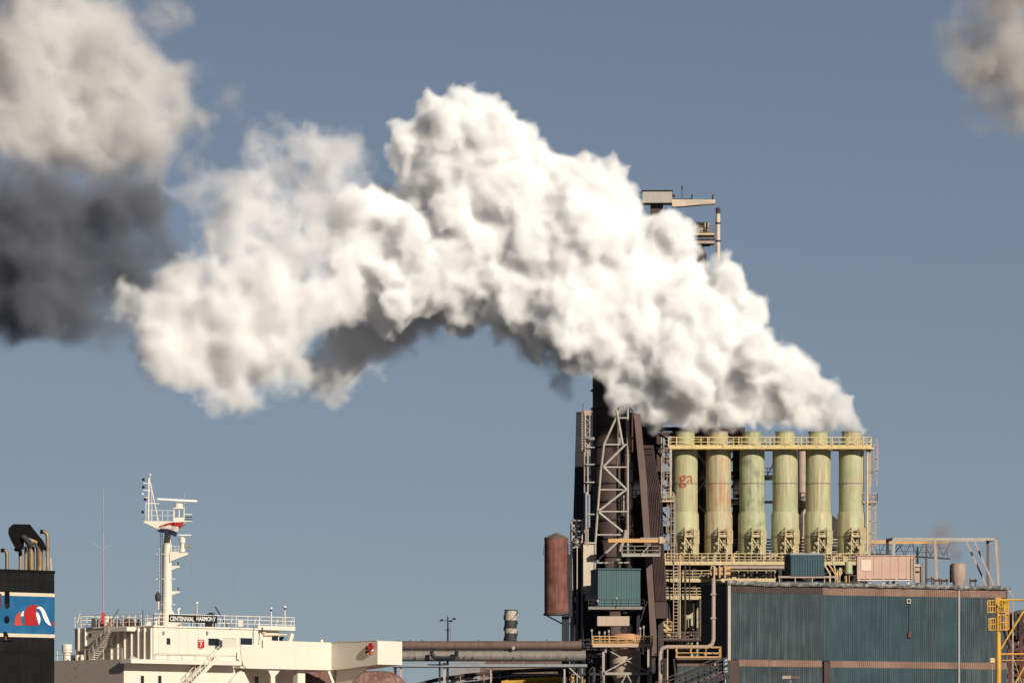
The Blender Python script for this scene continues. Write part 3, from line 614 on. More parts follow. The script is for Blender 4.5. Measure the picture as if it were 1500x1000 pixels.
lp.part('tee_pipe', MB().path([P(855.5, 777, YQ-1), P(862, 774, YQ-1), P(858, 777, YQ-1), P(858, 798, YQ-1)], 1.5*k(YQ), 7), 'pinkst', smooth=True)
sw = frame('stair_cage', 'grey scaffold stair cage between rust tank and cream board', 'stairs', 838, 853, (760, 768, 776, 784, 792, 800), 990.5, 993, 3, 'ltgrey', .12)
for i in range(5): sw.part('flight', MB().pbar((839 if i % 2 else 852, 768+i*8), (852 if i % 2 else 839, 760+i*8), 990.3, 1.4), 'grey')
# inclined brown skip bridge
sb = Thing('skip_bridge', 'inclined brown skip bridge sloping down past the lettered silo', 'bridge', (xp(957, 989), 989, GZ))
sb.part('front_girder', MB().pext([(928.5, 606), (938, 606), (947, 700), (962, 930), (962, 960), (954, 960), (950, 880), (937, 700)], 988.4, 1.2), 'brownlt')
sb.part('side_wall', MB().pext([(937, 652), (957, 652), (966, 720), (972, 790), (976, 850), (976, 905), (961, 905), (948, 700)], 989.7, 4), 'brown')
for i in range(8):
    f_ = (i+.5)/8; a = (938+f_*18, 654); b = (948+f_*22, 720+f_*10); c2 = (960+f_*15, 880)
    sb.part('rib', MB().path([P(*a, 989.6), P(*b, 989.6), P(*c2, 989.6)], .09, 4), 'banddk')
for py in (656, 664): sb.part('flange_band', MB().pbar((937, py), (958, py), 989.4, 1.2), 'banddk')
sb.part('pier', MB().pbar((968, 900), (968, 1225), 992, 8), 'darkgrey'); sb.part('pier', MB().pbar((957, 950), (957, 1225), 989, 6), 'darkgrey')
dcm = Thing('dust_catcher', 'dark brown upright vessel between the skip bridge and the silos', 'vessel', (xp(946, 1016), 1016, GZ))
dcm.part('shell', MB().lathe([(13*K, GZ), (13*K, zp(628, 1016)), (9*K, zp(615, 1016)), (5*K, zp(600, 1016))], (xp(946, 1016), 1016, 0), 28), 'brown', smooth=True)
fr = frame('furnace_frame', 'dark red brown steel framework behind the lettered silo', 'framework', 957, 1088, (625, 650, 690, 730, 770, 805, 860), 1016, 1028, 5, 'brown', .55)
for i in range(60):
    px = random.uniform(955, 1082); py = random.uniform(628, 800)
    kind = i % 3
    if kind == 0: m = MB().pbox(px, px+random.uniform(4, 12), py, py+random.uniform(5, 22), 1014+random.random()*4, 1022)
    elif kind == 1: m = MB().ptube((px, py), (px, py+random.uniform(15, 60)), 1014+random.random()*3, random.uniform(.8, 2.5), 8)
    else: m = MB().pbar((px, py), (px+random.uniform(-20, 20), py+random.uniform(10, 30)), 1014, random.uniform(.8, 2))
    fr.part(('duct_box', 'riser', 'brace')[kind], m, random.choice(('brown', 'darkgrey', 'redbrown', 'navy', 'brown', 'darkgrey', 'ltgrey')))
for u_, v_ in ((655, 690), (694, 728), (738, 770), (776, 806)): fr.part('duct_box', MB().pbox(1074, 1086, u_, v_, 1013, 1016), 'darkgrey')
fr.part('duct_box', MB().pbox(914, 962, 604, 870, 1013, 1014.5), 'navy')
fr.part('stair', MB().ladder(P(1122, 700, 1013), P(1134, 676, 1013), YV, 1.2, .35, .06), 'ltgrey')
fr.part('catwalk', MB().pbox(1070, 1136, 697, 702, 1013, 1015).rail([P(1112, 697, 1013), P(1136, 697, 1013)], 1., 1.), 'pinkst')
fr.part('catwalk', MB().pbox(1030, 1136, 733, 736, 1013, 1015), 'pinkst')
pipe('big round dark duct with hoops between the first two silos', [(1036, 1225), (1036, 655), (1030, 640), (1010, 620)], 15, 'brown', 1012, n=24)
pipe('brown sloping duct end above the second and third silo', [(1070, 626), (1100, 668), (1104, 690)], 9, 'redbrown', 1012, n=16)
pipe('tall pale pinkish pipe between the fourth and fifth silo', [(1175, 1225), (1175, 660)], 6, 'pinkst', 1014, [(1175, 742)], n=16)
w_ = Thing('white_pipe_bank', 'bank of white pipes glimpsed between the silos near their feet', 'pipework', P(1080, 812, 1010))
for i in range(5): w_.part('line', MB().ptube((1030, 790+i*4.4), (1235, 790+i*4.4), 1010+i*.4, 1.3), ('white', 'bluegrey', 'white', 'darkgrey', 'ltgrey')[i])
solo('dark_hopper', MB().pext([(1214, 752), (1216, 752), (1236, 768), (1236, 830), (1214, 830)], 1012, 4), 'darkgrey', 'dark grey bunker glimpsed between the last two silos', 'bunker')
for a in (((1018, 660), (1036, 682)), ((1020, 722), (1036, 700)), ((1020, 738), (1036, 752))): fr.part('pale_brace', MB().pbar(*a, 1004.5, 3), 'ltgrey')
ch = Thing('casthouse', 'dark casthouse wall closing the view behind hopper and lower tank', 'building', (xp(950, 1034), 1034, GZ))
ch.part('wall', MB().box(xp(838, 1034), xp(1064, 1034), 1034, 1044, GZ, zp(874, 1034)), 'navy')
ch.part('roof', MB().box(xp(836, 1034), xp(1066, 1034), 1033.6, 1044, zp(874, 1034), zp(872, 1034)), 'darkgrey')
for i in range(12): ch.part('wall_rib', MB().bar((xp(842+i*20, 1033), 1033.8, GZ), (xp(842+i*20, 1033), 1033.8, zp(875, 1034)), .3), 'darkgrey')
lf = frame('lower_steelwork', 'dark steel frame with pipes under the teal cabin', 'framework', 840, 946, (760, 800, 842, 893, 920, 948, 975), 1008, 1024, 5, 'navy', .55)
for i in range(46):
    px = random.uniform(840, 955); py = random.uniform(845, 990); kind = i % 3
    if kind == 0: m = MB().pbox(px, px+random.uniform(3, 12), py, py+random.uniform(3, 14), 1004+random.random()*3, 1012)
    elif kind == 1: m = MB().ptube((px, py), (px, py+random.uniform(10, 50)), 1003+random.random()*3, random.uniform(.6, 2), 8)
    else: m = MB().path([P(px, py, 1003), P(px+random.uniform(3, 14), py, 1003), P(px+random.uniform(3, 14), py+random.uniform(4, 18), 1003)], .14, 6)
    lf.part(('equipment_box', 'riser', 'pipe_elbow')[kind], m, random.choice(('navy', 'darkgrey', 'brown', 'navy', 'grey', 'darkgrey', 'redbrown')))
rf = frame('rear_frame', 'dark steel frame with equipment behind tall ladder and lower green tank', 'framework', 962, 1062, (880, 900, 922, 944, 966, 985), 1006, 1012, 6, 'darkgrey', .4)
for i in range(26):
    px = random.uniform(962, 1056); py = random.uniform(876, 985); kind = i % 2
    m = MB().pbox(px, px+random.uniform(2, 9), py, py+random.uniform(3, 9), 1004, 1008) if kind else MB().ptube((px, py), (px, py+random.uniform(10, 40)), 1003.5, random.uniform(.7, 1.8), 8)
    rf.part('equipment_box' if kind else 'riser', m, random.choice(('navy', 'darkgrey', 'brown', 'brownlt', 'grey', 'redbrown')))
# rust tank
rtk = Thing('rust_tank', 'tall rust red cylindrical tank with shallow cone roof overhanging the plant edge', 'tank', P(815, 900, 978))
c = P(815, 898, 978); K0 = K; K = k(978)
zt_ = (898-789)*K
rtk.part('shell', MB().lathe([(17.6*K, 0), (17.6*K, zt_)], c, 40), 'rust', smooth=True)
rtk.part('roof', MB().lathe([(18.3*K, zt_), (18.3*K, zt_+.12), (1*K, zt_+.75)], c, 40), 'brownlt', smooth=False)
rtk.part('base_ring', MB().lathe([(19*K, -.25), (19*K, 0)], c, 40), 'darkgrey')
rtk.part('strut', MB().pbar((799, 900), (833, 918), 978, 2.2), 'ltgrey'); rtk.part('post', MB().pbox(823, 834, 902, 1225, 977, 979), 'navy')
rtk.part('bracket', MB().pbox(826, 838, 899, 903, 976.5, 979.5), 'navy')
rtk.part('ladder', MB().ladder(P(832.5, 898, 978), P(832.5, 790, 978), X, .6, .35, .04, 1.2, (0, -1, 0)), 'darkgrey')
rtk.part('hand_hold', MB().rail([P(796, 812, 977.5), P(799, 812, 977.5)], 1.0, .3, .03), 'darkgrey')
for py in (820, 858): rtk.part('weld_seam', MB().lathe([(17.6*K, (898-py)*K-.03), (17.75*K, (898-py)*K-.03), (17.75*K, (898-py)*K+.03), (17.6*K, (898-py)*K+.03)], c, 40, False, False), 'rust')
rtk.part('side_duct', MB().pbox(831, 838, 812, 900, 980.5, 982), 'navy')
K = K0
nb = solo('navy_cabinet', MB().pbox(841, 853.5, 797, 873, 993, 996).pbox(843, 852, 873, 1225, 994, 996), 'navy', 'tall navy cabinet left of the cream board', 'cabinet')
cb = Thing('cream_board', 'tall narrow cream coloured casing beside the teal cabin', 'casing', P(863, 870, 990))
cb.part('panel', MB().pbox(854.5, 872.5, 796, 868, 990, 992.5), 'beigelt'); cb.part('cap', MB().pbox(853.5, 873.5, 793.5, 796, 989.8, 992.7), 'beige')
cb.part('panel_foot', MB().pbox(857, 866, 868, 879, 990.1, 992), 'beigelt'); cb.part('leg', MB().pbox(859, 864, 879, 1225, 990.4, 991.5), 'navy')
for py in (835, 838, 850): cb.part('bolt', MB().pbox(865.5, 866.7, py, py+1.2, 989.9, 990), 'darkgrey')
cbn = Thing('teal_cabin', 'square teal corrugated cabin with railed deck on the furnace', 'cabin', P(902, 890, 981))
z0, z1 = zp(889, 980), zp(833.5, 980)
fp = [(866, 986), (876, 980), (938, 981), (934, 988)]
cbn.part('body', MB().foot(fp, z0, z1), 'cabin')
a, b = P(876, 889, 979.93), P(938, 889, 980.93)
cbn.part('front_cladding', MB().corr((a.x, a.y, z0), b-a, Vector((.03, -1, 0)), (Vector((b.x, b.y, 0))-Vector((a.x, a.y, 0))).length, z1-z0, .3, .04), 'cabin')
a, b = P(865.9, 889, 986), P(876, 889, 979.95)
cbn.part('side_cladding', MB().corr((a.x-.02, a.y, z0), Vector((b.x-a.x, b.y-a.y, 0)), Vector((-1, -.15, 0)), Vector((b.x-a.x, b.y-a.y, 0)).length, z1-z0, .3, .04), 'tealb')  # darker teal than the front: shade of this side is in the colour
cbn.part('roof', MB().foot([(865, 986.3), (876, 979.7), (939, 980.7), (935, 988.3)], z1, z1+.12), 'cabin')
cbn.part('deck', MB().box(xp(862, 978), xp(944, 978), 978, 987, z0-.3, z0), 'grey')
cbn.part('railing', MB().rail([(xp(862, 978), 978.1, z0), (xp(944, 978), 978.1, z0)], .85, 1., .04, (.5,), .1), 'darkgrey')
cbn.part('stair', MB().ladder(P(938, 910, 978), P(948, 880, 978), YV, 1., .3, .05), 'darkgrey')
for px, py in ((875.5, 880), (903, 876)): cbn.part('lamp', MB().sphere(P(px, py, 977.8), .16), 'white'); 
cbn.part('lamp_pole', MB().ptube((903, 889), (903, 874), 977.8, .6), 'darkgrey')
for px in (868, 935): cbn.part('leg', MB().bar((xp(px, 984), 984, GZ), (xp(px, 984), 984, z0-.3), .4), 'navy')
solo('beige_slab', MB().pbox(875, 922, 902, 916, 978.2, 982), 'beige', 'beige rectangular box hanging under the teal cabin deck', 'duct')
ob = Thing('orange_beam', 'pale orange crane beam sticking out towards the silos', 'beam', P(930, 792, 986))
ob.part('girder', MB().pbox(891, 975, 788.5, 794, 986, 986.8), 'orange'); ob.part('top_plate', MB().pbox(938, 965, 787, 788.4, 985.9, 986.9), 'ltgrey'); ob.part('hoist', MB().pbox(966, 972, 785.5, 795.5, 985.8, 987), 'beige')
wk = platform('walkway', 'grey railed walkway below the orange beam', 911, 967, 811.5, 986, 988, 'ltgrey', 1.0, .25, 1.4, (.5,), 'grey')
wk.part('brace', MB().pbar((940, 811), (953, 797), 985.8, 1.2), 'ltgrey')
# hopper in a white frame
hf = Thing('hopper_steelwork', 'white braced steel frame round the beige hopper', 'framework', (xp(918, 975), 975, GZ))
for px, y in ((884, 972), (953, 972), (887, 980), (950, 980)): hf.part('column', MB().bar((xp(px, y), y, GZ), P(px, 945, y), .3), 'white')
for py in (947, 986): hf.part('beam', MB().bar(P(883, py, 972), P(954, py, 972), .3), 'white'); hf.part('beam', MB().bar(P(887, py, 980), P(950, py, 980), .3), 'white')
for a, b in (((886, 949), (950, 984)), ((951, 949), (886, 984)), ((917, 988), (905, 1010)), ((919, 988), (931, 1010))): hf.part('brace', MB().pbar(a, b, 971.9, 1.6), 'ltgrey')
hf.part('side_brace', MB().pbar((954, 964), (963, 955), 972, 1.4), 'white')
hp_ = Thing('hopper', 'beige round hopper with orange lid inside the white frame', 'hopper', P(916, 986, 974.6)); c = P(916, 985, 974.6); kk = k(974.6)
hp_.part('shell', MB().lathe([(8*kk, -30*kk), (22.5*kk, 0), (22.5*kk, 30*kk), (20*kk, 33*kk), (14*kk, 35*kk)], c, 40), 'beige', smooth=True)
hp_.part('lid', MB().lathe([(17*kk, 34*kk), (17*kk, 46*kk), (21.5*kk, 46*kk), (21.5*kk, 54*kk), (19*kk, 57*kk)], c, 40), 'hot', smooth=True)
hp_.part('spout', MB().lathe([(3*kk, -80*kk), (8*kk, -30*kk)], c, 20), 'band', smooth=True)
hd = platform('steel_platform', 'platform with orange railings around the hopper lid', 868, 956, 943.5, 970.9, 972.2, 'beige', 1.0, .3, 1.0, (.33, .66), 'orange')
hd2 = platform('steel_platform', 'dark platform left of the hopper, at the end of the gas mains', 848, 882, 948, 974, 979, 'darkgrey', 1.0, .3, 1.2, (.5,), 'darkgrey')
lb = frame('dark_scaffold', 'dark scaffold with white bits left of the hopper frame', 'framework', 850, 881, (955, 970, 985), 975, 981, 4, 'darkgrey', .3)
for i in range(12):
    px = random.uniform(850, 878); py = random.uniform(955, 990)
    lb.part('equipment_box', MB().pbox(px, px+random.uniform(2, 6), py, py+random.uniform(2, 9), 976, 978), random.choice(('white', 'darkgrey', 'navy', 'bluegrey', 'brown')))
for i, (px, py) in enumerate(((867, 921), (878, 924), (886, 924), (892, 922), (938, 918), (943, 916))):
    m = MB().ptube((px, 944), (px, py+2), 972.8, .7); m.pbox(px-1.3, px+1.3, py, py+4, 972.5, 973.1)
    solo('lamp_post', m, 'white', ('white lamp post at the end of the gas mains', 'white lamp post beside the hopper railing, second from the gas mains', 'white lamp post beside the hopper railing, third from the gas mains', 'white lamp post close to the orange hopper lid', 'white lamp post right behind the hopper lid', 'rightmost white lamp post of the hopper platform')[i], 'lamp', 'small lamps along the hopper platform')
wb = Thing('warning_sign', 'small white triangular sign below the rust tank', 'sign', P(835.5, 914, 996)); wb.part('plate', MB().pext([(833.5, 914), (837.5, 914), (835.5, 909.5)], 996, .05), 'white'); wb.part('post', MB().pbar((835.5, 914), (835.5, 1225), 996.1, .8), 'darkgrey')

# ---------------------------------------------------------------- furnace top above the steam
ft = Thing('top_crane', 'pale box girder crane on the furnace top above the steam', 'crane', P(962, 305, 1045)); YT = 1045
ft.part('counterweight_house', MB().pbox(941, 984.5, 279.5, 297, YT, YT+4), 'ltgrey'); ft.part('house_roof', MB().pbox(940, 985.5, 278.3, 279.4, YT-.2, YT+4.2), 'darkgrey')
ft.part('rear_girder', MB().pbox(912, 941, 293, 302, YT+.3, YT+3), 'beige'); ft.part('girder', MB().pext([(984.6, 292), (1048, 292.5), (1048, 298), (1020, 300), (994, 302.5), (984.6, 302.5)], YT+.4, 2.2), 'beigelt')
ft.part('rail', MB().pbar((985, 291.3), (1015, 291.3), YT+.5, 1.1), 'darkgrey'); ft.part('aerial', MB().ptube((999, 272), (999, 292), YT+1, .5), 'darkgrey'); ft.part('aerial_tip', MB().ptube((999, 272), (999, 278), YT+1, .9), 'darkgrey')
for px in (1013.5, 1044): ft.part('sheave_bracket', MB().path([P(px, 292, YT+1), P(px, 286.5, YT+1), P(px+1.5, 285.5, YT+1)], .1, 6), 'darkgrey')
ft.part('winch', MB().pbox(984.6, 989, 284.5, 288, YT+.5, YT+1.5), 'darkgrey')
ft.part('mast', MB().bar((xp(962, YT+2), YT+2, GZ), P(962, 297, YT+2), 1.6), 'brown')
tp = Thing('valve_platform', 'rusty bleeder valve head on a cantilever platform at the furnace top', 'platform', P(1029, 358, 1042)); YV_ = 1042
tp.part('downcomer', MB().path([(xp(1027.5, YV_), YV_, GZ), P(1027.5, 372, YV_), P(1026.5, 362, YV_)], [.62, .62, .35], 14), 'brown', smooth=True)
tp.part('deck', MB().pbox(1018, 1046.5, 351.5, 356.5, YV_-1.5, YV_+2), 'pinkst'); tp.part('deck_edge', MB().pbox(1017, 1047, 349.5, 351.2, YV_-1.7, YV_+2.2), 'banddk')
tp.part('under_box', MB().pbox(1022, 1040, 356.8, 359.5, YV_-1, YV_+1), 'darkgrey'); tp.part('mid_deck', MB().pbox(1015, 1046, 341.5, 344, YV_-1.6, YV_+2.1), 'paley')
tp.part('railing', MB().rail([P(1016, 341, YV_-1.5), P(1046, 341, YV_-1.5)], .9, .9, .05), 'brownlt'); tp.part('railing', MB().rail([P(1018, 351, YV_-1.5), P(1046, 351, YV_-1.5)], .6, .7, .06), 'darkgrey')
tp.part('valve_house', MB().pbox(1020, 1036, 327, 341, YV_-.5, YV_+1.5), 'brown'); tp.part('valve_house_roof', MB().pbox(1011.5, 1036.5, 325, 328, YV_-.7, YV_+1.7), 'darkgrey')
for px in (1013, 1018, 1033, 1038): tp.part('post', MB().pbar((px, 326), (px, 342), YV_-1, 1.6), 'beige')
tp.part('valve', MB().pbox(1022.5, 1030, 332, 340, YV_-1.2, YV_-.6), 'beige'); tp.part('side_box', MB().pbox(1011.5, 1015.5, 329, 340, YV_-.8, YV_), 'redbrown')
tp.part('tie', MB().pbar((1046, 353), (1050, 353), YV_, 1.2), 'darkgrey')
vp = Thing('vent_stack', 'slim pale vent stack pipe at the furnace top', 'stack', (xp(1051.8, 1043), 1043, GZ))
vp.part('pipe', MB().path([(xp(1051.8, 1043), 1043, GZ), P(1051.8, 305, 1043)], 3.3*k(1043), 14), 'beigelt', smooth=True)
vp.part('sooty_tip', MB().lathe([(3.45*k(1043), -.7), (3.45*k(1043), .05), (2.6*k(1043), .05), (2.6*k(1043), -.4)], P(1051.8, 305, 1043), 14), 'darkgrey')
for py in (327, 353): vp.part('flange', MB().lathe([(4.1*k(1043), -.1), (4.1*k(1043), .1)], P(1051.8, py, 1043), 14), 'darkgrey')

# ---------------------------------------------------------------- gas mains, supports, background left of the furnace
YG = 968
gm = Thing('gas_main', 'big brown gas main running to the furnace, upper of the two', 'pipe', P(700, 951, YG)); gm.part('run', MB().ptube((494, 945), (852, 945), YG, 6.8, 20), 'gasmain', smooth=True)
for px in (620, 655, 700, 745, 790, 830): gm.part('joint', MB().ptube((px, 945), (px+.8, 945), YG, 7.0, 20), 'gasmain', smooth=True)
gm.part('diamond_plate', MB().pext([(749, 948), (752, 945.5), (755, 948), (752, 952)], YG-.7, .1), 'ltgrey')
for px in (583, 600, 617, 700, 800): gm.part('bolt', MB().pbox(px, px+2, 937, 938.6, YG-.1, YG+.1), 'darkgrey')
gg = Thing('gas_main', 'grey gas main running to the furnace, lower of the two', 'pipe', P(700, 968, YG)); gg.part('run', MB().ptube((560, 960), (858, 960), YG+.3, 8.0, 20), 'gasgrey', smooth=True)
for px in (608, 635, 680, 720, 760, 800, 840): gg.part('joint', MB().ptube((px, 960), (px+.8, 960), YG+.3, 8.2, 20), 'gasgrey', smooth=True)
for px in (608, 672, 680, 692, 752, 830): gg.part('saddle', MB().pext([(px-3, 967.5), (px+3, 967.5), (px, 960.5)], YG-.4, .1), 'darkgrey')
bs = Thing('pipe_bridge', 'thin pale beam on dark posts below the gas mains', 'pipe bridge', (xp(700, YG), YG, GZ))
bs.part('beam', MB().bar(P(575, 974, YG), P(860, 974, YG), .3), 'bluegrey'); bs.part('beam_shade', MB().bar(P(575, 976.5, YG), P(860, 976.5, YG), .15), 'darkgrey')  # dark strip along the underside paints the beam's shadow
for px, mt, w in ((579, 'navy', 4), (587.5, 'ltgrey', 3), (651, 'ltgrey', 3.5), (644, 'darkgrey', 3), (655.5, 'navy', 3), (719, 'ltgrey', 2), (827, 'ltgrey', 2.6)): bs.part('post', MB().bar((xp(px, YG), YG+.3, GZ), P(px, 973 if px > 700 or px < 600 else 955, YG+.3), w*k(YG)), mt)
bs.part('yoke', MB().path([P(632.5, 953, YG-1.2), P(633, 959, YG-1.2), P(638, 963, YG-1.2), P(653, 963.5, YG-1.2), P(664, 963, YG-1.2), P(668.5, 959, YG-1.2), P(669, 953, YG-1.2)], .24, 8), 'navy', smooth=True)
bs.part('brace', MB().pbar((828, 972), (850, 992), YG, 1.6), 'ltgrey')
solo('plant_wall', MB().pbox(716, 862, 986, 1225, 1040, 1060), 'darkgrey', 'dark low building behind the yellow conveyor belt', 'building')
bh = Thing('gabled_shed', 'brown roofed shed with grey gable behind the gas mains', 'building', (xp(740, 1120), 1120, GZ)); Yh = 1120
bh.part('roof', MB().pext([(706, 966), (830, 966), (838, 978), (838, 1225), (695, 1225), (696, 975)], Yh, 20), 'gasmain')
bh.part('gable_roof', MB().pext([(668, 972), (682, 966), (715, 966), (704, 976), (702, 985), (660, 992), (658, 988)], Yh-2, 1.5), 'roofgrey')
bh.part('wall', MB().pext([(660, 986), (703, 976), (703, 1225), (658, 1225)], Yh-.4, .3), 'bluegrey')
for px in (735, 766, 800): bh.part('roof_seam', MB().pbar((px, 966.5), (px, 985), Yh-.1, .8), 'pinkst')
for py in (974, 979): bh.part('wire', MB().pbar((712, py), (840, py-.5), Yh-.3, .6), 'pinkst')
cc_ = Thing('curved_conveyor', 'curved dark conveyor bridge with handrail passing under the gas mains', 'conveyor', P(740, 1225, 1000)); pts = [(600, 1004), (640, 994), (680, 988), (720, 984), (760, 981), (800, 979.5), (850, 979)]
cc_.part('girder', MB().path([P(a, b+1, 1000) for a, b in pts], 3.2*K, 6), 'brown'); cc_.part('lower_girder', MB().path([P(a, b+8, 999.6) for a, b in pts], 1.1*K, 6), 'pinkst')
cc_.part('belt_cover', MB().path([P(a, b+13, 1000.4) for a, b in pts], 3.*K, 6), 'darkgrey')
for i in range(18):
    px = 640+i*11.5; py = np.interp(px, [p[0] for p in pts], [p[1] for p in pts]); cc_.part('stanchion', MB().pbar((px, py+1), (px, py+13), 999.4, .9), 'pinkst')
cc_.part('leg', MB().bar((xp(747, 1001), 1001, GZ), P(747, 980, 1001), .5), 'darkgrey'); cc_.part('leg', MB().bar((xp(820, 1001), 1001, GZ), P(820, 980, 1001), .5), 'darkgrey')
solo('yellow_belt', MB().path([P(a, b, 993) for a, b in ((735, 1001), (760, 997), (800, 995), (858, 994))], [.42]*4, 6).bar((xp(760, 993), 993.3, GZ), P(760, 998, 993.3), .3).bar((xp(850, 993), 993.3, GZ), P(850, 996, 993.3), .3), 'crane', 'bright yellow conveyor cover low between gas mains and hopper', 'conveyor')
lmz = Thing('lamp_mast', 'dark lamp mast with drooping lamps above the gas mains', 'lamp', (xp(656, 990), 990, GZ)); YM = 990
lmz.part('mast', MB().path([(xp(656, YM), YM, GZ), P(656, 930, YM), P(656, 902, YM)], [.14, .11, .07], 8), 'navy'); lmz.part('crossbar', MB().pbar((652, 922), (660, 922), YM, 1.3), 'navy')
for a, b in (((656, 909), (647, 908.5)), ((656, 909), (665.5, 906.5)), ((656, 909), (660.5, 910))):
    ar = lmz.part('lamp_arm', MB().pbar(a, b, YM, .8), 'navy'); q = Vector(b)
    lmz.part('lamp_head', MB().path([P(b[0]-3, b[1]+(1 if b[0] < 656 else -.5), YM), P(b[0], b[1]-1.3, YM), P(b[0]+2.6, b[1]+(-1 if b[0] < 656 else .4), YM)], [.06, .13, .06], 6), 'navy', ar)
lmz.part('cable', MB().pbar((659.5, 908), (659.5, 940), YM, .4), 'darkgrey'); lmz.part('bracket', MB().pbox(655, 657.3, 928.5, 931.5, YM-.2, YM+.2), 'navy')
ts = Thing('strake_chimney', 'stubby far chimney with spiral strakes and dark bands', 'chimney', (xp(748, 1300), 1300, GZ)); YB = 1300; kb = k(YB); c = Vector((xp(748, YB), YB, 0)); r = 9*kb
prev = 1225
for py, mt in ((935, 'chimdk'), (927, 'chimdk'), (920, 'chimlt'), (908, 'chimdk'), (894, 'chimlt')):
    ts.part('band', MB().lathe([(r, max(GZ, zp(prev, YB))), (r, zp(py, YB))], c, 28), mt, smooth=True); prev = py
ts.part('rim', MB().lathe([(r*.98, zp(894, YB)), (r*1.04, zp(894, YB)), (r*1.04, zp(892.6, YB)), (r*.9, zp(892.6, YB))], c, 28), 'darkgrey')
for s in range(3):
    m = MB(); Z0, Z1 = zp(960, YB), zp(893, YB); n = 40; vs_ = []; fs_ = []
    for i in range(n+1):
        a = s*2*pi/3-2.0+4.4*pi*i/n*.62; z = Z0+(Z1-Z0)*i/n; d = Vector((cos(a), sin(a), 0)); e = Vector((-sin(a), cos(a), 0))*.05
        vs_ += [c+d*r*.98+U*z-e, c+d*r*1.17+U*z-e, c+d*r*1.17+U*z+e, c+d*r*.98+U*z+e]
        if i:
            b0, b1 = 4*(i-1), 4*i; fs_ += [(b0+j, b0+(j+1) % 4, b1+(j+1) % 4, b1+j) for j in range(4)]
    ts.part('strake', m.add(vs_, fs_), 'strake')
# ---------------------------------------------------------------- the cargo ship (stern quarter in view)
YO = 780.0; OX, OY = (225-750)*YO/F, YO; R2 = math.sqrt(.5)
fw = Vector((R2, R2, 0)); sbd = Vector((R2, -R2, 0))
def S(a, b, z): return Vector((OX+a*R2+b*R2, OY+a*R2-b*R2, z))
def a_on(px, b): t = (px-750)/F; return (t*(OY-b*R2)-OX-b*R2)/(R2-t*R2)
def b_on(px, a): t = (px-750)/F; return (t*(OY+a*R2)-OX-a*R2)/(R2+t*R2)
def zs_(py, a, b): return CZ+(HZ-py)*(OY+a*R2-b*R2)/F
def sbox(a0, a1, b0, b1, z0, z1): return MB().ext([S(a0, b0, z0), S(a0, b1, z0), S(a1, b1, z0), S(a1, b0, z0)], (0, 0, z1-z0))
def side(px0, px1, py0, py1, b, t, back=0):     # plate on a starboard-facing wall
    a0, a1 = a_on(px0, b), a_on(px1, b); am = (a0+a1)/2
    return sbox(a0, a1, b-back, b+t, zs_(py1, am, b), zs_(py0, am, b))
def aft(px0, px1, py0, py1, a, t):              # plate on an aft-facing wall
    b0, b1 = b_on(px0, a), b_on(px1, a); bm = (b0+b1)/2
    return sbox(a-t, a, b0, b1, zs_(py1, a, bm), zs_(py0, a, bm))
ship = Thing('cargo_ship', 'cream cargo ship with black and blue funnel, moored in front of the plant', 'ship', S(10, -5, 0))
Wb = b_on(110, 0); zroof = zs_(917.5, 0, 0); zd = zs_(966, 4, 0); aF = a_on(431, 0); aR = a_on(378, 0); aW = a_on(484, 0)
hullp = [S(-24, 9, -3), S(-24, -20, -3), S(120, -21, -3), S(148, -14, -3), S(160, -5, -3), S(148, 5, -3), S(120, 11, -3), S(-10, 11, -3)]
ship.part('hull', MB().ext(list(reversed(hullp)), (0, 0, 13.5)), 'hull')
a0L = a_on(181, -1)
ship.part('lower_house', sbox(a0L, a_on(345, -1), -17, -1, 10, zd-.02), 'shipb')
lowh = ship.part('side_wall', side(181.3, 345, 972, 1014, -1, .06), 'ship')
ship.part('inner_house', sbox(a_on(345, -1), a_on(440, -4.5), -17, -4.5, 10, zd-.03), 'ship')
hs = ship.part('upper_house', sbox(0, aR, Wb, 0, zd, zroof-.02), 'ship')
ship.part('wheelhouse', sbox(aR, aF-1.6, Wb, -.45, zd, zroof-.03), 'ship')
ship.part('aft_wall', aft(110.2, 224.6, 917.5, 966, -.002, .05), 'shipb')  # aft wall in the darkened cream, shade painted in
rf_ = ship.part('roof_deck', sbox(-.12, aF, Wb-.12, .12, zroof-.02, zroof+.13), 'ship')
ship.part('brow', side(378, 431.5, 916.5, 922, 0, .1, .2), 'ship')
ship.part('soffit_lamp', side(383, 388, 924, 927, -.4, .15), 'yellow'); ship.part('soffit_pipe', MB().path([S(a_on(386, -.3), -.3, zroof-.5), S(a_on(420, -.3), -.3, zroof-.42)], .09, 6), 'creamy')
ship.part('brow_post', MB().bar(S(a_on(427.5, -.1), -.1, zroof-.3), S(a_on(423.5, -.1), -.1, zs_(941, aF, 0)), .3, .4), 'ship')
ship.part('front_window', MB().ext([S(aF-1.5, -.35, zs_(941, aF, 0)), S(aF-1.5, -1.05, zs_(941, aF, 0)), S(aF-1.0, -1.05, zroof-.6), S(aF-1.0, -.35, zroof-.6)], fw*.06), 'glass')
# stiffeners on the aft wall
for px in (116.5, 126.5, 164.5, 174, 184, 194, 204, 213, 222.5):
    ship.part('stiffener', aft(px-.75, px+.75, 919, 968, -.05, .22), 'ship', hs)
for px in (133, 239, 303): 
    if px < 200: ship.part('wall_fitting', aft(132, 134.5, 927, 932, -.05, .2), 'darkgrey', hs)
    else: ship.part('wall_fitting', side(px-1, px+1, 924, 929, .02, .12), 'grey', hs)
ship.part('door', aft(144, 149, 936, 947, -.05, .06), 'darkgrey', hs)
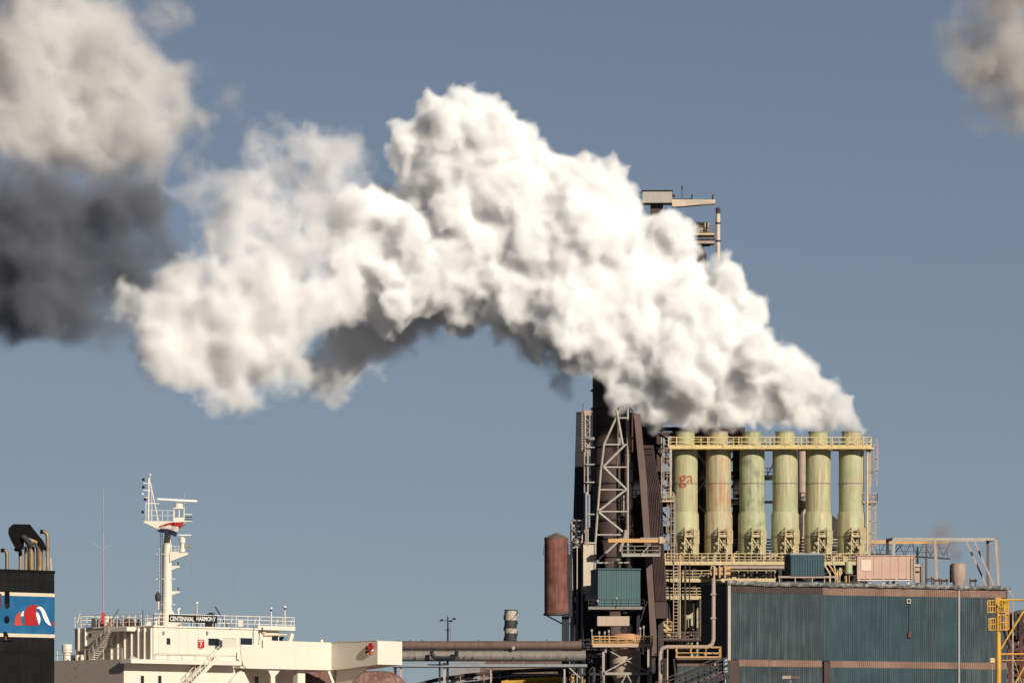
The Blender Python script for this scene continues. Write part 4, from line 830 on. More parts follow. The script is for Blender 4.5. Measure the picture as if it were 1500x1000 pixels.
# windows
def win(px0, px1, py0, py1, b, pane='glass', par=None):
    a0, a1 = a_on(px0, b), a_on(px1, b); am = (a0+a1)/2; z0, z1 = zs_(py1, am, b), zs_(py0, am, b); w = .09
    m = MB()
    for q in (sbox(a0-w, a1+w, b-.05, b+.06, z1, z1+w), sbox(a0-w, a1+w, b-.05, b+.06, z0-w, z0), sbox(a0-w, a0, b-.05, b+.06, z0, z1), sbox(a1, a1+w, b-.05, b+.06, z0, z1)): m.add(q.v, q.f)
    fr_ = ship.part('window', m, 'ship', par); ship.part('pane', sbox(a0, a1, b-.05, b+.018, z0, z1), pane, par)
win(243.5, 249, 934, 943.5, 0, 'glass', hs); win(304.5, 320, 934.5, 945, 0, 'glass', hs); win(326.5, 345, 934, 945, 0, 'curtain', hs); win(351.5, 369, 934, 945, 0, 'glass', hs)
win(397.5, 407, 930, 939.5, -.45); win(205.5, 210.5, 989, 1004, -.94, 'glass', lowh); win(231, 236, 989, 1004, -.94, 'glass', lowh); win(349.5, 355, 990, 1004, -4.5); win(372.5, 378, 990, 1004, -4.5)
for px in (232, 262, 275, 290): ship.part('plate_seam', side(px, px+.3, 919, 960, .001, .015), 'shipb', hs)
sr = ship.part('red_sign', side(289.5, 299, 936.5, 948, .02, .05), 'signred'); 
def stext(txt, px0, px1, py0, py1, b, mat, par, name='lettering'):
    me = text_mesh(txt, 1, .018); xs = [v.co.x for v in me.vertices]; ys = [v.co.y for v in me.vertices]
    a0, a1 = a_on(px0, b), a_on(px1, b); z0, z1 = zs_(py1, (a0+a1)/2, b), zs_(py0, (a0+a1)/2, b)
    for v in me.vertices:
        v.co = S(a0+(v.co.x-min(xs))/(max(xs)-min(xs))*(a1-a0), b, z0+(v.co.y-min(ys))/(max(ys)-min(ys))*(z1-z0))-ship.loc
    me.materials.clear(); me.materials.append(MT[mat]); o = bpy.data.objects.new(name, me); COL.objects.link(o); o.parent = par; return o
stext('7', 293, 296, 941, 946.5, .085, 'letter', sr); ship.part('sign_line', side(291, 297.5, 938, 939.2, .07, .012), 'letter', sr); ship.part('sign_caption', side(291, 297, 949, 950, .02, .02), 'signred', sr)
nb_ = ship.part('name_board', side(247, 317.5, 900.5, 911.5, .02, .06), 'board', None, label='black name board with white capital letters')
stext('CENTENNIAL', 249, 284.5, 902.5, 909.2, .09, 'letter', nb_); stext('HARMONY', 288, 316, 902.5, 909.2, .09, 'letter', nb_)
# bridge wing
wing_b = b_on(553, aW); zt_w = zs_(940.5, aW, 0); zb_w = zs_(981, aW, 0)
fl = ship.part('wing_flank', MB().ext([S(a_on(352, 0), 0, zs_(958, 18, 0)), S(a_on(355, 0), 0, zs_(975, 18, 0)), S(a_on(360, 0), 0, zb_w), S(aW, 0, zb_w), S(aW, 0, zt_w), S(a_on(378.3, 0), 0, zt_w+.05), S(a_on(378.3, 0), 0, zt_w-.42), S(a_on(352, 0), 0, zt_w-.42)], sbd*.12), 'ship')
aE = a_on(589, wing_b)
wing = ship.part('bridge_wing', MB().add(
    [S(aW, 0, zb_w), S(aW, wing_b*.35, zb_w+.1), S(aW, wing_b, zs_(972.5, aW, wing_b)), S(aW, wing_b, zt_w+.05), S(aW, 0, zt_w),
     S(aE, 0, zb_w), S(aE, wing_b*.35, zb_w+.1), S(aE, wing_b, zs_(972.5, aW, wing_b)), S(aE, wing_b, zt_w+.05), S(aE, 0, zt_w)],
    [(0, 1, 2, 3, 4), (9, 8, 7, 6, 5), (0, 5, 6, 1), (1, 6, 7, 2), (2, 7, 8, 3), (3, 8, 9, 4)]), 'ship')
ship.part('wing_floor', sbox(a_on(352, 0), aE, -6, 0, zb_w+.02, zb_w+.2), 'ship')
ship.part('wing_back', sbox(aW-.2, aE, -8, 0, zb_w+.2, zt_w-.4), 'ship')
ship.part('wing_post', MB().ext([S(a_on(480, .0), -.05, zb_w), S(a_on(487, .0), -.05, zb_w-1.2), S(a_on(487, 0), -.05, 10), S(a_on(497, 0), -.05, 10), S(a_on(497, 0), -.05, zb_w-1.2), S(a_on(502, 0), -.05, zb_w)], -sbd*.25), 'ship')
ship.part('wing_bracket', MB().ext([S(aW+.6, wing_b*.75, zs_(973, aW, wing_b)), S(aW+.6, .2, zb_w), S(aW+.6, .1, zb_w-3.5), S(aW+.6, wing_b*.35, zb_w-1.2)], fw*.15), 'ship')
ship.part('arch_bracket', MB().ext([S(a_on(412, -.2), -.2, zb_w), S(a_on(392, -.2), -.2, zb_w), S(a_on(397, -.2), -.2, zb_w-.7), S(a_on(400, -.2), -.2, 10), S(a_on(406, -.2), -.2, 10), S(a_on(403, -.2), -.2, zb_w-.7)], -sbd*.2), 'ship')
ship.part('inner_bracket', MB().ext([S(a_on(330, -.6), -.6, zb_w-2.5), S(a_on(340, -.6), -.6, zb_w-1), S(a_on(355, -.6), -.6, zb_w), S(a_on(372, -.6), -.6, zb_w-2.2), S(a_on(372, -.6), -.6, 10), S(a_on(330, -.6), -.6, 10)], -sbd*.3), 'ship')
ship.part('inner_post', sbox(a_on(436, -.6), a_on(447, -.6), -1.2, -.6, 10, zb_w), 'ship')
ship.part('wing_rail', MB().bar(S(aW, .1, zt_w+.03), S(aW, wing_b, zt_w+.1), .08), 'ship'); ship.part('wing_lamp', MB().sphere(S(a_on(471, 0), 0, zt_w+.1), .18), 'lampglass')
# ledge deck, railings, stairs
ship.part('side_deck', sbox(a_on(190, .35), a_on(352, .35), -1, .55, zd-.42, zd-.03), 'ship')
ship.part('side_railing', MB().rail([S(a_on(228, .25), .25, zd), S(a_on(306, .25), .25, zd)], .55, 1.9, .022, (), 0), 'grey'); ship.part('side_railing', MB().rail([S(a_on(322, .25), .25, zd), S(a_on(351, .25), .25, zd)], .6, 3, .022, (), 0), 'ship')
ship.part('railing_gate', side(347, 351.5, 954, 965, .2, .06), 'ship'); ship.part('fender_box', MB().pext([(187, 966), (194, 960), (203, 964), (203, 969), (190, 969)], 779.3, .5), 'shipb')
sta = Vector(S(a_on(321, .8), .8, zs_(962, 15, 0))); stb = Vector(S(a_on(281, .8), .8, zs_(1004, 12, 0)))
flg = ship.part('side_stair', MB().bar(sta, stb, .1, .35).bar(sta-sbd*.8, stb-sbd*.8, .1, .35), 'ship')
for i in range(12): q = sta.lerp(stb, (i+.5)/12); ship.part('tread', MB().bar(q-sbd*.8, q, .25, .06), 'ship', flg)
m = MB()
for d in (0, -.8):
    m.bar(sta+sbd*d+U*.95, stb+sbd*d+U*.95, .05).bar(sta+sbd*d+U*.5, stb+sbd*d+U*.5, .04)
    for i in range(7): q = sta.lerp(stb, i/6)+sbd*d; m.bar(q, q+U*.95, .05)
ship.part('handrail', m, 'ship', flg)
aS = -.75; p0 = S(aS, b_on(139, aS), zd); p1_ = S(aS, b_on(168, aS), zs_(924.5, aS, -5)); la = ship.part('aft_landing', aft(163, 200, 918.5, 924.5, -.06, 1.25), 'ship')
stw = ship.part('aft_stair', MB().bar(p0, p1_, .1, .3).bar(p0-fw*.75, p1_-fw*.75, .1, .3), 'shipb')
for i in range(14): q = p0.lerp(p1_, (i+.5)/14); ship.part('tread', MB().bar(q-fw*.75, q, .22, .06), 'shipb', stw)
m = MB()
for d in (0, -.75): m.bar(p0+fw*d+U*.95, p1_+fw*d+U*.95, .05).bar(p0+fw*d+U*.5, p1_+fw*d+U*.5, .04)
for i in range(6): q = p0.lerp(p1_, i/5)-fw*.75; m.bar(q, q+U*.95, .05)
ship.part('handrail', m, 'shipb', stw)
m = MB().rail([S(0, Wb, zroof+.13), S(0, 0, zroof+.13)], 1.12, .85, .035, (.35, .68), 0); ship.part('roof_railing', m, 'ship', rf_)
ship.part('roof_railing', MB().rail([S(0, 0, zroof+.13), S(aF, 0, zroof+.13)], 1.12, 1.5, .035, (.35, .68), 0), 'ship', rf_)
ship.part('roof_railing', MB().rail([S(0, Wb, zroof+.13), S(aF, Wb, zroof+.13)], 1.12, 1.5, .03, (.35, .68), 0), 'ship', rf_)
for px in (117, 324, 340, 375, 381, 407, 428): ship.part('rail_stay', MB().bar(S(a_on(px, 0), .0, zroof+1.1), S(a_on(px, 0)-.35, -.0, zroof+.13), .06), 'ship', rf_)
ship.part('deck_railing', MB().rail([S(a0L, -17, zd), S(a0L, -1.2, zd)], 1.0, 1.3, .025, (.5,), 0), 'ship')
c = S(a0L+1.2, b_on(98, a0L+1.2), zd); ship.part('vent_head', MB().lathe([(.36, 0), (.36, .75), (.5, .8), (.5, 1.5), (.42, 1.58), (.1, 1.62)], c, 20), 'ship', smooth=True)
for i, px in enumerate((107, 114, 120)): ship.part('deck_gear', MB().lathe([(.2, 0), (.2, .4), (.12, .55)], S(a0L+.8, b_on(px, a0L+.8), zd), 10), ('darkgrey', 'ship', 'creamy')[i], smooth=True)
for px, py in ((111, 976), (126, 983), (103, 995), (109, 978), (112, 990)): ship.part('rust_spot', aft(px, px+1.3, py, py+1.6, a0L-.001, .012), 'grey')

# funnel
bf = Wb/2+2.7; afw = a_on(80.3, bf); afa = afw-8.5; Yfn = (S(afw, bf-2.7, 0)).y
zf = lambda py: zs_(py, afw-2.5, bf)
def fsleeve(py0, py1, o, z0=None):
    zz0 = z0 if z0 is not None else zf(py1); r_ = .1; a0, a1, b0, b1 = afa-o, afw+o, bf-5.4-o, bf+o; pts = []
    for (ca, cb, t0) in ((a1-r_, b1-r_, 0), (a0+r_, b1-r_, 90), (a0+r_, b0+r_, 180), (a1-r_, b0+r_, 270)):
        for j in range(5): t = radians(t0+j*22.5); pts.append(S(ca+r_*cos(t), cb+r_*sin(t), zz0))
    return MB().ext(list(reversed(pts)), (0, 0, zf(py0)-zz0))
fun = ship.part('funnel', fsleeve(836, 0, 0, 10), 'black', None, label='black funnel with blue band and red white emblem')
ship.part('funnel_top', fsleeve(834.5, 838.5, .06), 'soot', fun)
ship.part('cream_band', fsleeve(868, 873, .03), 'creamy', fun); ship.part('blue_band', fsleeve(873, 928, .02), 'blue', fun); ship.part('cream_band', fsleeve(928, 933, .03), 'creamy', fun)
ship.part('edge_strip', MB().bar(S(afw+.03, bf-.2, 10), S(afw+.03, bf-.2, zf(934)), .1), 'creamy', fun)  # thin cream strip along the funnel's forward edge
def fpoly(pts, mat, o=.03, t=.02):
    q = [(x/6.667, 850+y/6.667) for x, y in pts]
    ship.part('emblem_shape', MB().ext([S(a_on(x, bf), bf+o, zs_(y, a_on(x, bf), bf)) for x, y in q], sbd*t), mat, fun)
fpoly([(137, 430), (140, 380), (152, 345), (172, 318), (202, 302), (195, 345), (203, 395), (216, 437), (142, 436)], 'redlt')
fpoly([(199, 345), (206, 320), (218, 302), (233, 290), (226, 318), (228, 345), (212, 347)], 'letter')
fpoly([(233, 335), (245, 282), (270, 252), (310, 238), (345, 236), (367, 241), (350, 268), (345, 310), (350, 370), (371, 437), (242, 437), (240, 390)], 'red')
fpoly([(350, 303), (368, 313), (384, 338), (393, 370), (389, 402), (378, 430), (366, 392), (353, 350)], 'letter')
fpoly([(354, 268), (368, 255), (388, 252), (408, 260), (432, 290), (460, 350), (482, 405), (498, 440), (470, 430), (442, 403), (420, 360), (400, 300), (380, 275)], 'letter')
fpoly([(497, 425), (508, 408), (518, 402), (527, 412), (527, 432), (505, 437)], 'red')
for pts, mt in (([(6.3, 867), (10, 865), (13.6, 867), (13.6, 888), (10, 891.5), (6.5, 888)], 'soot'), ([(6, 904), (9.5, 901), (13.3, 904), (13.3, 910), (9.5, 913), (6, 910)], 'soot'), ([(-3, 869), (1.5, 869), (1.5, 890), (-3, 890)], 'redbrown'), ([(7, 883.5), (12.8, 883.5), (12.8, 888.5), (7, 888.5)], 'exhdark'), ([(4, 926), (8, 924), (11.5, 929), (11.5, 938), (6, 938)], 'soot'), ([(6, 930), (9, 930), (9.5, 936), (7, 938)], 'exhaust')):
    ship.part('vent_slot', MB().ext([S(a_on(x, bf), bf+.035, zs_(y, a_on(x, bf), bf)) for x, y in pts], sbd*.02), mt, fun)  # black raised plates paint the dark depth of the slot openings
for py in (851, 955, 978): ship.part('plate_seam', fsleeve(py, py+.5, .012), 'soot', fun)
for px in (28, 60): ship.part('plate_seam', MB().bar(S(a_on(px, bf), bf+.004, 10), S(a_on(px, bf), bf+.004, zf(838)), .03), 'soot', fun)
ship.part('step_rail', MB().bar(S(a_on(2, bf), bf+.15, zf(939)), S(a_on(17, bf), bf+.15, zf(938)), .07), 'soot', fun)
fp_ = lambda *pts: [P(a, b, Yfn) for a, b in pts]; kf = k(Yfn)
ship.part('exhaust_hood', MB().pext([(19, 767.2), (43, 767.5), (52, 779), (62, 791), (65, 799), (65, 806), (58, 801), (50, 792), (42, 786), (34, 786), (33, 803), (23, 804), (15.5, 790), (12, 781), (12.5, 773), (16, 770)], Yfn-1.0, 2.0), 'soot', fun)
for px, r_, t_ in ((30, 2.6, 806), (37.6, 2.1, 800), (45.5, 5.3, 800)): ship.part('exhaust_pipe', MB().path(fp_((px, 840), (px, t_+6), (px, t_)), r_*kf, 12), 'exhaust', fun, smooth=True)
ship.part('exhaust_pipe', MB().path([P(58, 840, Yfn-.4), P(58, 806, Yfn-.4), P(57, 800, Yfn-.6), P(53, 794, Yfn-.7), P(45, 791, Yfn-.7)], 5.2*kf, 14), 'exhaust', fun, smooth=True)
ship.part('sooty_elbow', MB().path([P(45, 800, Yfn-1.0), P(42, 795, Yfn-1.2), P(38, 789, Yfn-1.2), P(34, 786, Yfn-1.)], 4.6*kf, 12), 'exhdark', fun, smooth=True)
ship.part('sooty_elbow', MB().path([P(30, 812, Yfn-.3), P(29, 806, Yfn-.5), P(24, 804, Yfn-.5), P(21.5, 806, Yfn-.5)], 3.0*kf, 10), 'soot', fun, smooth=True)
ship.part('exhaust_pipe', MB().path([P(69.6, 840, Yfn), P(69.6, 788, Yfn), P(69, 782, Yfn), P(66, 779, Yfn), P(62, 778.3, Yfn)], 2.9*kf, 12), 'exhaust', fun, smooth=True)
ship.part('pipe_tip', MB().path(fp_((63.4, 778.4), (58.8, 778.6)), 3.0*kf, 12), 'soot', fun, smooth=True)
ship.part('exhaust_pipe', MB().path([P(10.2, 842, Yfn), P(10.2, 811, Yfn), P(9, 807, Yfn), P(6, 805.5, Yfn)], 2.8*kf, 12), 'exhaust', fun, smooth=True)
ship.part('pipe_tip', MB().path(fp_((7, 805.6), (1.2, 805.8)), 2.9*kf, 12), 'soot', fun, smooth=True)
ship.part('thin_pipe', MB().path(fp_((75, 836), (74, 817)), .9*kf, 6), 'creamy', fun); ship.part('thin_pipe', MB().path(fp_((66.3, 836), (66.3, 816)), .7*kf, 6), 'letter', fun)

# mast
YM2 = S(4.4, -3, 0).y; km = k(YM2); pm = lambda px, py, d=0: P(px, py, YM2+d)
mast = ship.part('mast', MB().path([pm(244.5, 920), pm(244.5, 907), pm(244.5, 895), pm(244.8, 860), pm(245, 810), pm(245.5, 797)], [11*km, 9.5*km, 8*km, 7.2*km, 6.6*km, 6.2*km], 12), 'ship', smooth=True)
ship.part('mast_foot', MB().pext([(225, 918), (232, 903), (235, 895), (254, 895), (257, 903), (264, 918)], YM2-.2, .4), 'ship', mast)
ship.part('mast_neck', MB().path([pm(245.5, 798), pm(245.5, 784), pm(245.5, 778)], [6*km, 4.6*km, 4.6*km], 12), 'shipb', mast, smooth=True)
ship.part('mast_ladder', MB().ladder(pm(236.5, 915, -.6), pm(236.5, 780, -.6), X, .22, .3, .025), 'darkgrey', mast)
ship.part('cable_tray', MB().bar(pm(234.5, 870, -.3), pm(234.5, 800, -.3), .1), 'ship', mast)
pf = ship.part('mast_platform', MB().ext([pm(210, 764.5, -1), pm(238, 778, -1), pm(254, 779, -1), pm(271, 766, -1), pm(271, 763, -1), pm(212, 762.5, -1)], (0, 2, 0)), 'ship')
ship.part('railing', MB().rail([pm(214, 762.5, -.9), pm(254, 762.5, -.9)], 1.0, .5, .025, (.5,), 0), 'ship', pf)
for a, b, w in (((217.8, 700), (217.3, 763), 2.8), ((220, 706), (232, 763), 1.6), ((222, 712), (222.5, 763), 1.2), ((213.5, 736), (213.5, 763), 1.2)): ship.part('light_mast_leg', MB().ptube(a, b, YM2, w*.5, 8), 'ship', pf)
ship.part('mast_tip', MB().sphere(pm(220, 695), 1.3*km, 8, 6, 1.5), 'letter', pf); ship.part('mast_tip_stem', MB().path([pm(219, 708), pm(219, 698)], .9*km, 6), 'ship', pf)
for a, b in (((210, 707), (219, 708)), ((210, 717.5), (223, 718.5)), ((214, 737), (233, 737)), ((208, 755), (232, 755)), ((212, 728), (218, 728))): ship.part('yard', MB().pbar(a, b, YM2, 1.3), 'ship', pf)
for px, py in ((210, 702), (210, 713), (212.5, 731), (209, 749.5)): ship.part('navigation_light', MB().lathe([(1.9*km, 0), (1.9*km, 3.4*km), (1.2*km, 4*km)], pm(px, py+2), 10), 'black', pf)
ship.part('horn', MB().path([pm(211, 724), pm(207.8, 722.5)], [.4*km, 1.8*km], 10), 'letter', pf)
rd = ship.part('radar_tower', MB().box(pm(254.5, 765).x, pm(270.5, 765).x, YM2-.7, YM2+.7, pm(0, 765).z, pm(0, 758).z), 'ship', pf)
for px in (255.3, 262.5, 269.7): ship.part('radar_leg', MB().pbar((px, 760), (px, 744), YM2-.5, 1.5), 'ship', pf)
ship.part('radar_shelf', MB().pbox(254, 270.5, 743, 745, YM2-.7, YM2+.7), 'ship', pf); ship.part('radar_gearbox', MB().lathe([(6*km, 0), (6.8*km, 2.5*km), (6.4*km, 7*km), (3*km, 8*km)], pm(261.5, 744.5), 16), 'ship', pf, smooth=True)
ship.part('radar_scanner', MB().path([pm(229.5, 731, -.3), pm(232, 731, -.3), pm(287, 734, .3), pm(289, 734, .3)], [1.2*km, 2*km, 2*km, 1.2*km], 8), 'letter', pf, smooth=True)
for py in (753, 757, 760.5, 763): ship.part('side_arm', MB().pbar((270.5, py), (281.5, py), YM2, 1.2), 'ship' if py in (753, 763) else 'darkgrey', pf)
ship.part('whip_aerial', MB().ptube((270, 745), (270, 722), YM2, .35, 6), 'ltgrey', pf)
sb2 = ship.part('radar_bracket', MB().pext([(249, 823), (251, 821), (275.5, 812), (275.5, 809), (248, 809)], YM2-.5, 1.0), 'ship', mast)
ship.part('lower_radar', MB().path([pm(261.5, 783.5), pm(280, 783.5)], 1.1*km, 8), 'letter', mast, smooth=True); ship.part('lower_radar_base', MB().lathe([(4.2*km, 0), (4.2*km, 5*km), (3*km, 5*km), (3.2*km, 12*km), (4.4*km, 13*km), (4.4*km, 20*km), (2*km, 22*km)], pm(267, 808), 14), 'ship', mast, smooth=True)
ship.part('sound_horn', MB().path([pm(270, 801), pm(274, 800), pm(278.5, 799)], [.8*km, 1.5*km, 3.2*km], 12), 'silo', mast, smooth=True); ship.part('bracket_rail', MB().rail([pm(251, 809, -.5), pm(262, 809, -.5)], .6, .3, .025), 'ship', mast)
for py in (829, 866): ship.part('light_bracket', MB().pext([(248, py+7), (260, py+2), (263, py+2), (263, py-1), (248, py-.5)], YM2-.3, .6), 'ship', mast); ship.part('bracket_light', MB().lathe([(.7*km, 0), (.7*km, 4*km), (1.1*km, 4*km), (1.1*km, 6*km)], pm(261, py), 8), 'darkgrey', mast)
for py, a, b in ((847.5, 228, 257), (885, 236, 257), (811, 229, 240)): ship.part('yard', MB().pbar((a, py), (b, py), YM2-.3, 1), 'ship', mast)
ship.part('conduit', MB().ptube((250.5, 830), (250.5, 895), YM2, .6, 6), 'ltgrey', mast)
ship.part('dark_dome', MB().lathe([(2.6*km, 0), (4.2*km, 2*km), (4.4*km, 8*km), (3*km, 12*km), (.4*km, 13.5*km)], pm(231.5, 880, -.4), 16), 'darkgrey', mast, smooth=True); ship.part('dome_pedestal', MB().lathe([(2*km, 0), (2.4*km, 12*km)], pm(232.5, 892, -.4), 10), 'ship', mast)
def ant(px, py0, py1, r_, mat, Y=None, name='whip_antenna'):
    Y = Y or YM2; return ship.part(name, MB().path([P(px, py1, Y), P(px, (py0+py1)/2, Y), P(px, py0, Y)], [r_*k(Y), r_*.9*k(Y), r_*.6*k(Y)], 6), mat)
w1 = ant(151.3, 714, 917, .95, 'pinkst', S(4, -8, 0).y); Y1 = S(4, -8, 0).y
for a in ((137, 795), (165, 796)): ship.part('cross_wire', MB().bar(P(151.3, 804, Y1), P(*a, Y1), .035), 'ltgrey', w1)
ant(280.5, 795, 917, .5, 'bluegrey'); ant(343.5, 793, 917, .6, 'bluegrey', S(8, -1, 0).y); ant(312.5, 872, 917, .5, 'bluegrey'); ant(204.5, 860, 917, .25, 'ltgrey'); ant(209, 893, 917, .8, 'darkgrey', name='post')
for px, t_ in ((288.5, 883), (397.3, 891), (417.4, 889)):
    Y = S(8, -1, 0).y; ps = ant(px, t_, 917, 1.2, 'beigelt' if px < 300 else 'ship', Y, 'lamp_post'); ship.part('globe', MB().sphere(P(px, t_-.5, Y), 1.9*k(Y), 10, 8), 'letter', ps)
    if px > 300: ship.part('globe_base', MB().lathe([(1.3*k(Y), 0), (1.3*k(Y), 2.4*k(Y))], P(px, t_+3.5, Y), 10), 'black', ps)
ship.part('boom', MB().bar(P(315, 888, 795), P(333, 917, 795), .12), 'board'); ship.part('canvas_cover', MB().pext([(301, 900), (308, 896.5), (314, 897), (315, 917), (300, 917)], 796, .8), 'board')
ship.part('cowl_vent', MB().path([pm(261.5, 917), pm(261.5, 897), pm(261, 892), pm(264.5, 890.5)], [1.3*km, 1.3*km, 1.8*km, 1.4*km], 8), 'letter', smooth=True); ship.part('deck_locker', MB().pbox(349, 356, 908, 917, 782, 783), 'ship')
Y1 = S(2, -6, 0).y
for a, b, t_, u_, mt in ((147, 154, 896, 917, 'signred'), (141, 147, 905, 917, 'redbrown'), (155, 160, 901, 917, 'ship'), (158, 165, 905, 917, 'red'), (166, 176, 906, 917, 'exhdark'), (176, 198, 905, 917, 'redbrown'), (185, 192, 910, 917, 'creamy'), (199, 206, 906, 917, 'board'), (214, 222, 908, 917, 'ship'), (133, 140, 904, 917, 'exhdark')):
    ship.part('roof_gear', MB().pext([(a, u_), (a+.2*(b-a), t_+2), (a+.5*(b-a), t_), (b-.1*(b-a), t_+1.5), (b, u_)], Y1, .7), mt, rf_)
ship.part('roof_boom', MB().bar(P(158, 917, Y1-.5), P(174, 891, Y1-.5), .08), 'exhdark', rf_)
# flag flying under the mast platform
fgo = Thing('flag', 'red white and dark blue flag draped under the ship mast platform', 'flag', pm(250, 785, -1.3))
def flagstripe(q0, q1, mat):
    n = 10; vs_, fs_ = [], []
    for i in range(n+1):
        for q in (q0, q1):
            a = q[0] if i <= n/2 else q[1]; b = q[1] if i <= n/2 else q[2]; t = (i/(n/2)) % 1.0001 if i <= n/2 else (i-n/2)/(n/2)
            vs_.append(P(a[0]+(b[0]-a[0])*t, a[1]+(b[1]-a[1])*t, YM2-1.35+.12*sin(i*1.3)))
        if i: fs_.append((2*i-2, 2*i-1, 2*i+1, 2*i))
    fgo.part('stripe', MB().add(vs_, fs_), mat, smooth=True)
flagstripe([(233, 770), (248, 765), (272, 764)], [(233.5, 771), (248, 768.5), (263, 771.5)], 'flagred'); flagstripe([(248, 765), (258, 764.5), (269.5, 765)], [(252, 769), (258, 770), (264.5, 772.5)], 'flagred')
flagstripe([(230.5, 773), (248, 768.5), (263, 771.5)], [(230.5, 775), (246, 774), (260, 779)], 'flagwhite'); flagstripe([(229.5, 774), (246, 774), (260, 779)], [(231.5, 779), (243, 780.5), (257.5, 786)], 'flagblue')
# lifebuoy on the wing
lb_ = Thing('lifebuoy', 'orange lifebuoy hung on the aft face of the bridge wing', 'lifebuoy', S(aW-.15, b_on(544, aW), zs_(962, aW, 5)))
for nm, px, py, r_, mt, o_ in (('ring', 541.5, 951.5, 7, 'lifebuoy', .14), ('ring_cover', 547, 946.5, 4.2, 'signred', .34)):
    ctr = S(aW-o_, b_on(px, aW), zs_(py, aW, 5)); rr = r_*k(795)*.85
    lb_.part(nm, MB().path([ctr+sbd*rr*cos(t)+U*rr*sin(t) for t in [i*2*pi/20 for i in range(21)]], .13, 7), mt, smooth=True)
for t in (0, 90, 180, 270):
    ctr = S(aW-.14, b_on(541.5, aW), zs_(951.5, aW, 5)); rr = 7*k(795)*.85
    lb_.part('reflective_tape', MB().path([ctr+sbd*rr*cos(radians(t+d))+U*rr*sin(radians(t+d)) for d in (-12, 0, 12)], .138, 7), 'letter')
# rust brown deck tank seen below the wing
dt = Thing('deck_tank', 'rust brown round ended tank showing below the bridge wing', 'tank', P(510, 1060, 806)); kd = k(806); pr = []
for i in range(9): t = i/8*pi/2; pr.append((P(560+38*sin(t), 1013, 806), 31*kd*cos(t)+.01))
dt.part('shell', MB().path([P(412, 1013, 806), P(440, 1013, 806)]+[p for p, _ in pr], [31*kd, 31*kd]+[r_ for _, r_ in pr], 36), 'rustdrum', smooth=True)
for px in (430, 466, 520, 556): dt.part('hoop', MB().path([P(px, 1013, 806), P(px+1, 1013, 806)], 31.4*kd, 36), 'rustdrum', smooth=True)
for px in (440, 540): dt.part('cradle', MB().box(xp(px, 806)-.5, xp(px, 806)+.5, 804.5, 807.5, 10.5, zp(1035, 806)), 'darkgrey')
# ---------------------------------------------------------------- steam and smoke
def _ico():
    bm = bmesh.new(); bmesh.ops.create_icosphere(bm, subdivisions=1, radius=1)
    v = np.array([x.co[:] for x in bm.verts]); f = np.array([[q.index for q in x.verts] for x in bm.faces]); bm.free(); return v, f
IV, IF = _ico()
def rdir(rng, n):
    d = rng.normal(size=(n, 3)); return d/np.linalg.norm(d, axis=1)[:, None]
def puffs(blobs, Y0, rng, n1=20, n2=12, kk=(.3, .5), shrink=.86):
    C, R = [], []
    for b in blobs:
        Y = Y0+(b[3] if len(b) > 3 else rng.uniform(-.35, .35)*b[2]*Y0/F)
        c = np.array(P(b[0], b[1], Y)); r = b[2]*Y/F*shrink; C.append(c); R.append(r)
        for d, q in zip(rdir(rng, n1), kk[0]+(kk[1]-kk[0])*rng.random(n1)**1.8):
            c1 = c+d*r*rng.uniform(.72, .95); r1 = r*q; C.append(c1); R.append(r1)
            for d2, q2 in zip(rdir(rng, n2), rng.uniform(.15, .5, size=n2)):
                if d2 @ d < -.2: continue
                C.append(c1+d2*r1*.85); R.append(r1*q2)
    return np.array(C), np.array(R)
def ballmesh(C, R):
    n = len(R); V = (IV[None]*R[:, None, None]+C[:, None]).reshape(-1, 3); Fc = (IF[None]+(np.arange(n)*len(IV))[:, None, None]).reshape(-1)
    m = bpy.data.meshes.new('puffs'); m.vertices.add(len(V)); m.vertices.foreach_set('co', V.ravel().astype(np.float32))
    m.loops.add(len(Fc)); m.loops.foreach_set('vertex_index', Fc.astype(np.int32)); m.polygons.add(len(Fc)//3)
    m.polygons.foreach_set('loop_start', np.arange(0, len(Fc), 3, dtype=np.int32)); m.update(); return m
_tex = {}
def tex(size, depth, hard=0):
    if (size, depth, hard) not in _tex:
        t = bpy.data.textures.new('billow', 'CLOUDS'); t.noise_scale = size; t.noise_depth = depth; t.noise_type = 'HARD_NOISE' if hard == 1 else 'SOFT_NOISE'; t.cloud_type = 'COLOR' if hard == 2 else 'GRAYSCALE'; _tex[(size, depth, hard)] = t
    return _tex[(size, depth, hard)]
def bake(o):
    dg = bpy.context.evaluated_depsgraph_get(); me = bpy.data.meshes.new_from_object(o.evaluated_get(dg)); o.modifiers.clear(); o.data = me
def billow(o, voxel, disp, grow=0.):
    md = o.modifiers.new('remesh', 'REMESH'); md.mode = 'VOXEL'; md.voxel_size = voxel
    s = o.modifiers.new('smooth', 'SMOOTH'); s.iterations = 2
    if grow:
        d = o.modifiers.new('grow', 'DISPLACE'); d.strength = grow; d.mid_level = 0
    for size, depth, st, *hd_ in disp:
        d = o.modifiers.new('billow', 'DISPLACE'); d.texture = tex(size, depth, hd_[0] if hd_ else 0); d.direction = 'RGB_TO_XYZ' if hd_ == [2] else 'NORMAL'; d.texture_coords = 'GLOBAL'; d.strength = st; d.mid_level = .5
    bake(o); o.data.polygons.foreach_set('use_smooth', np.ones(len(o.data.polygons), dtype=bool))
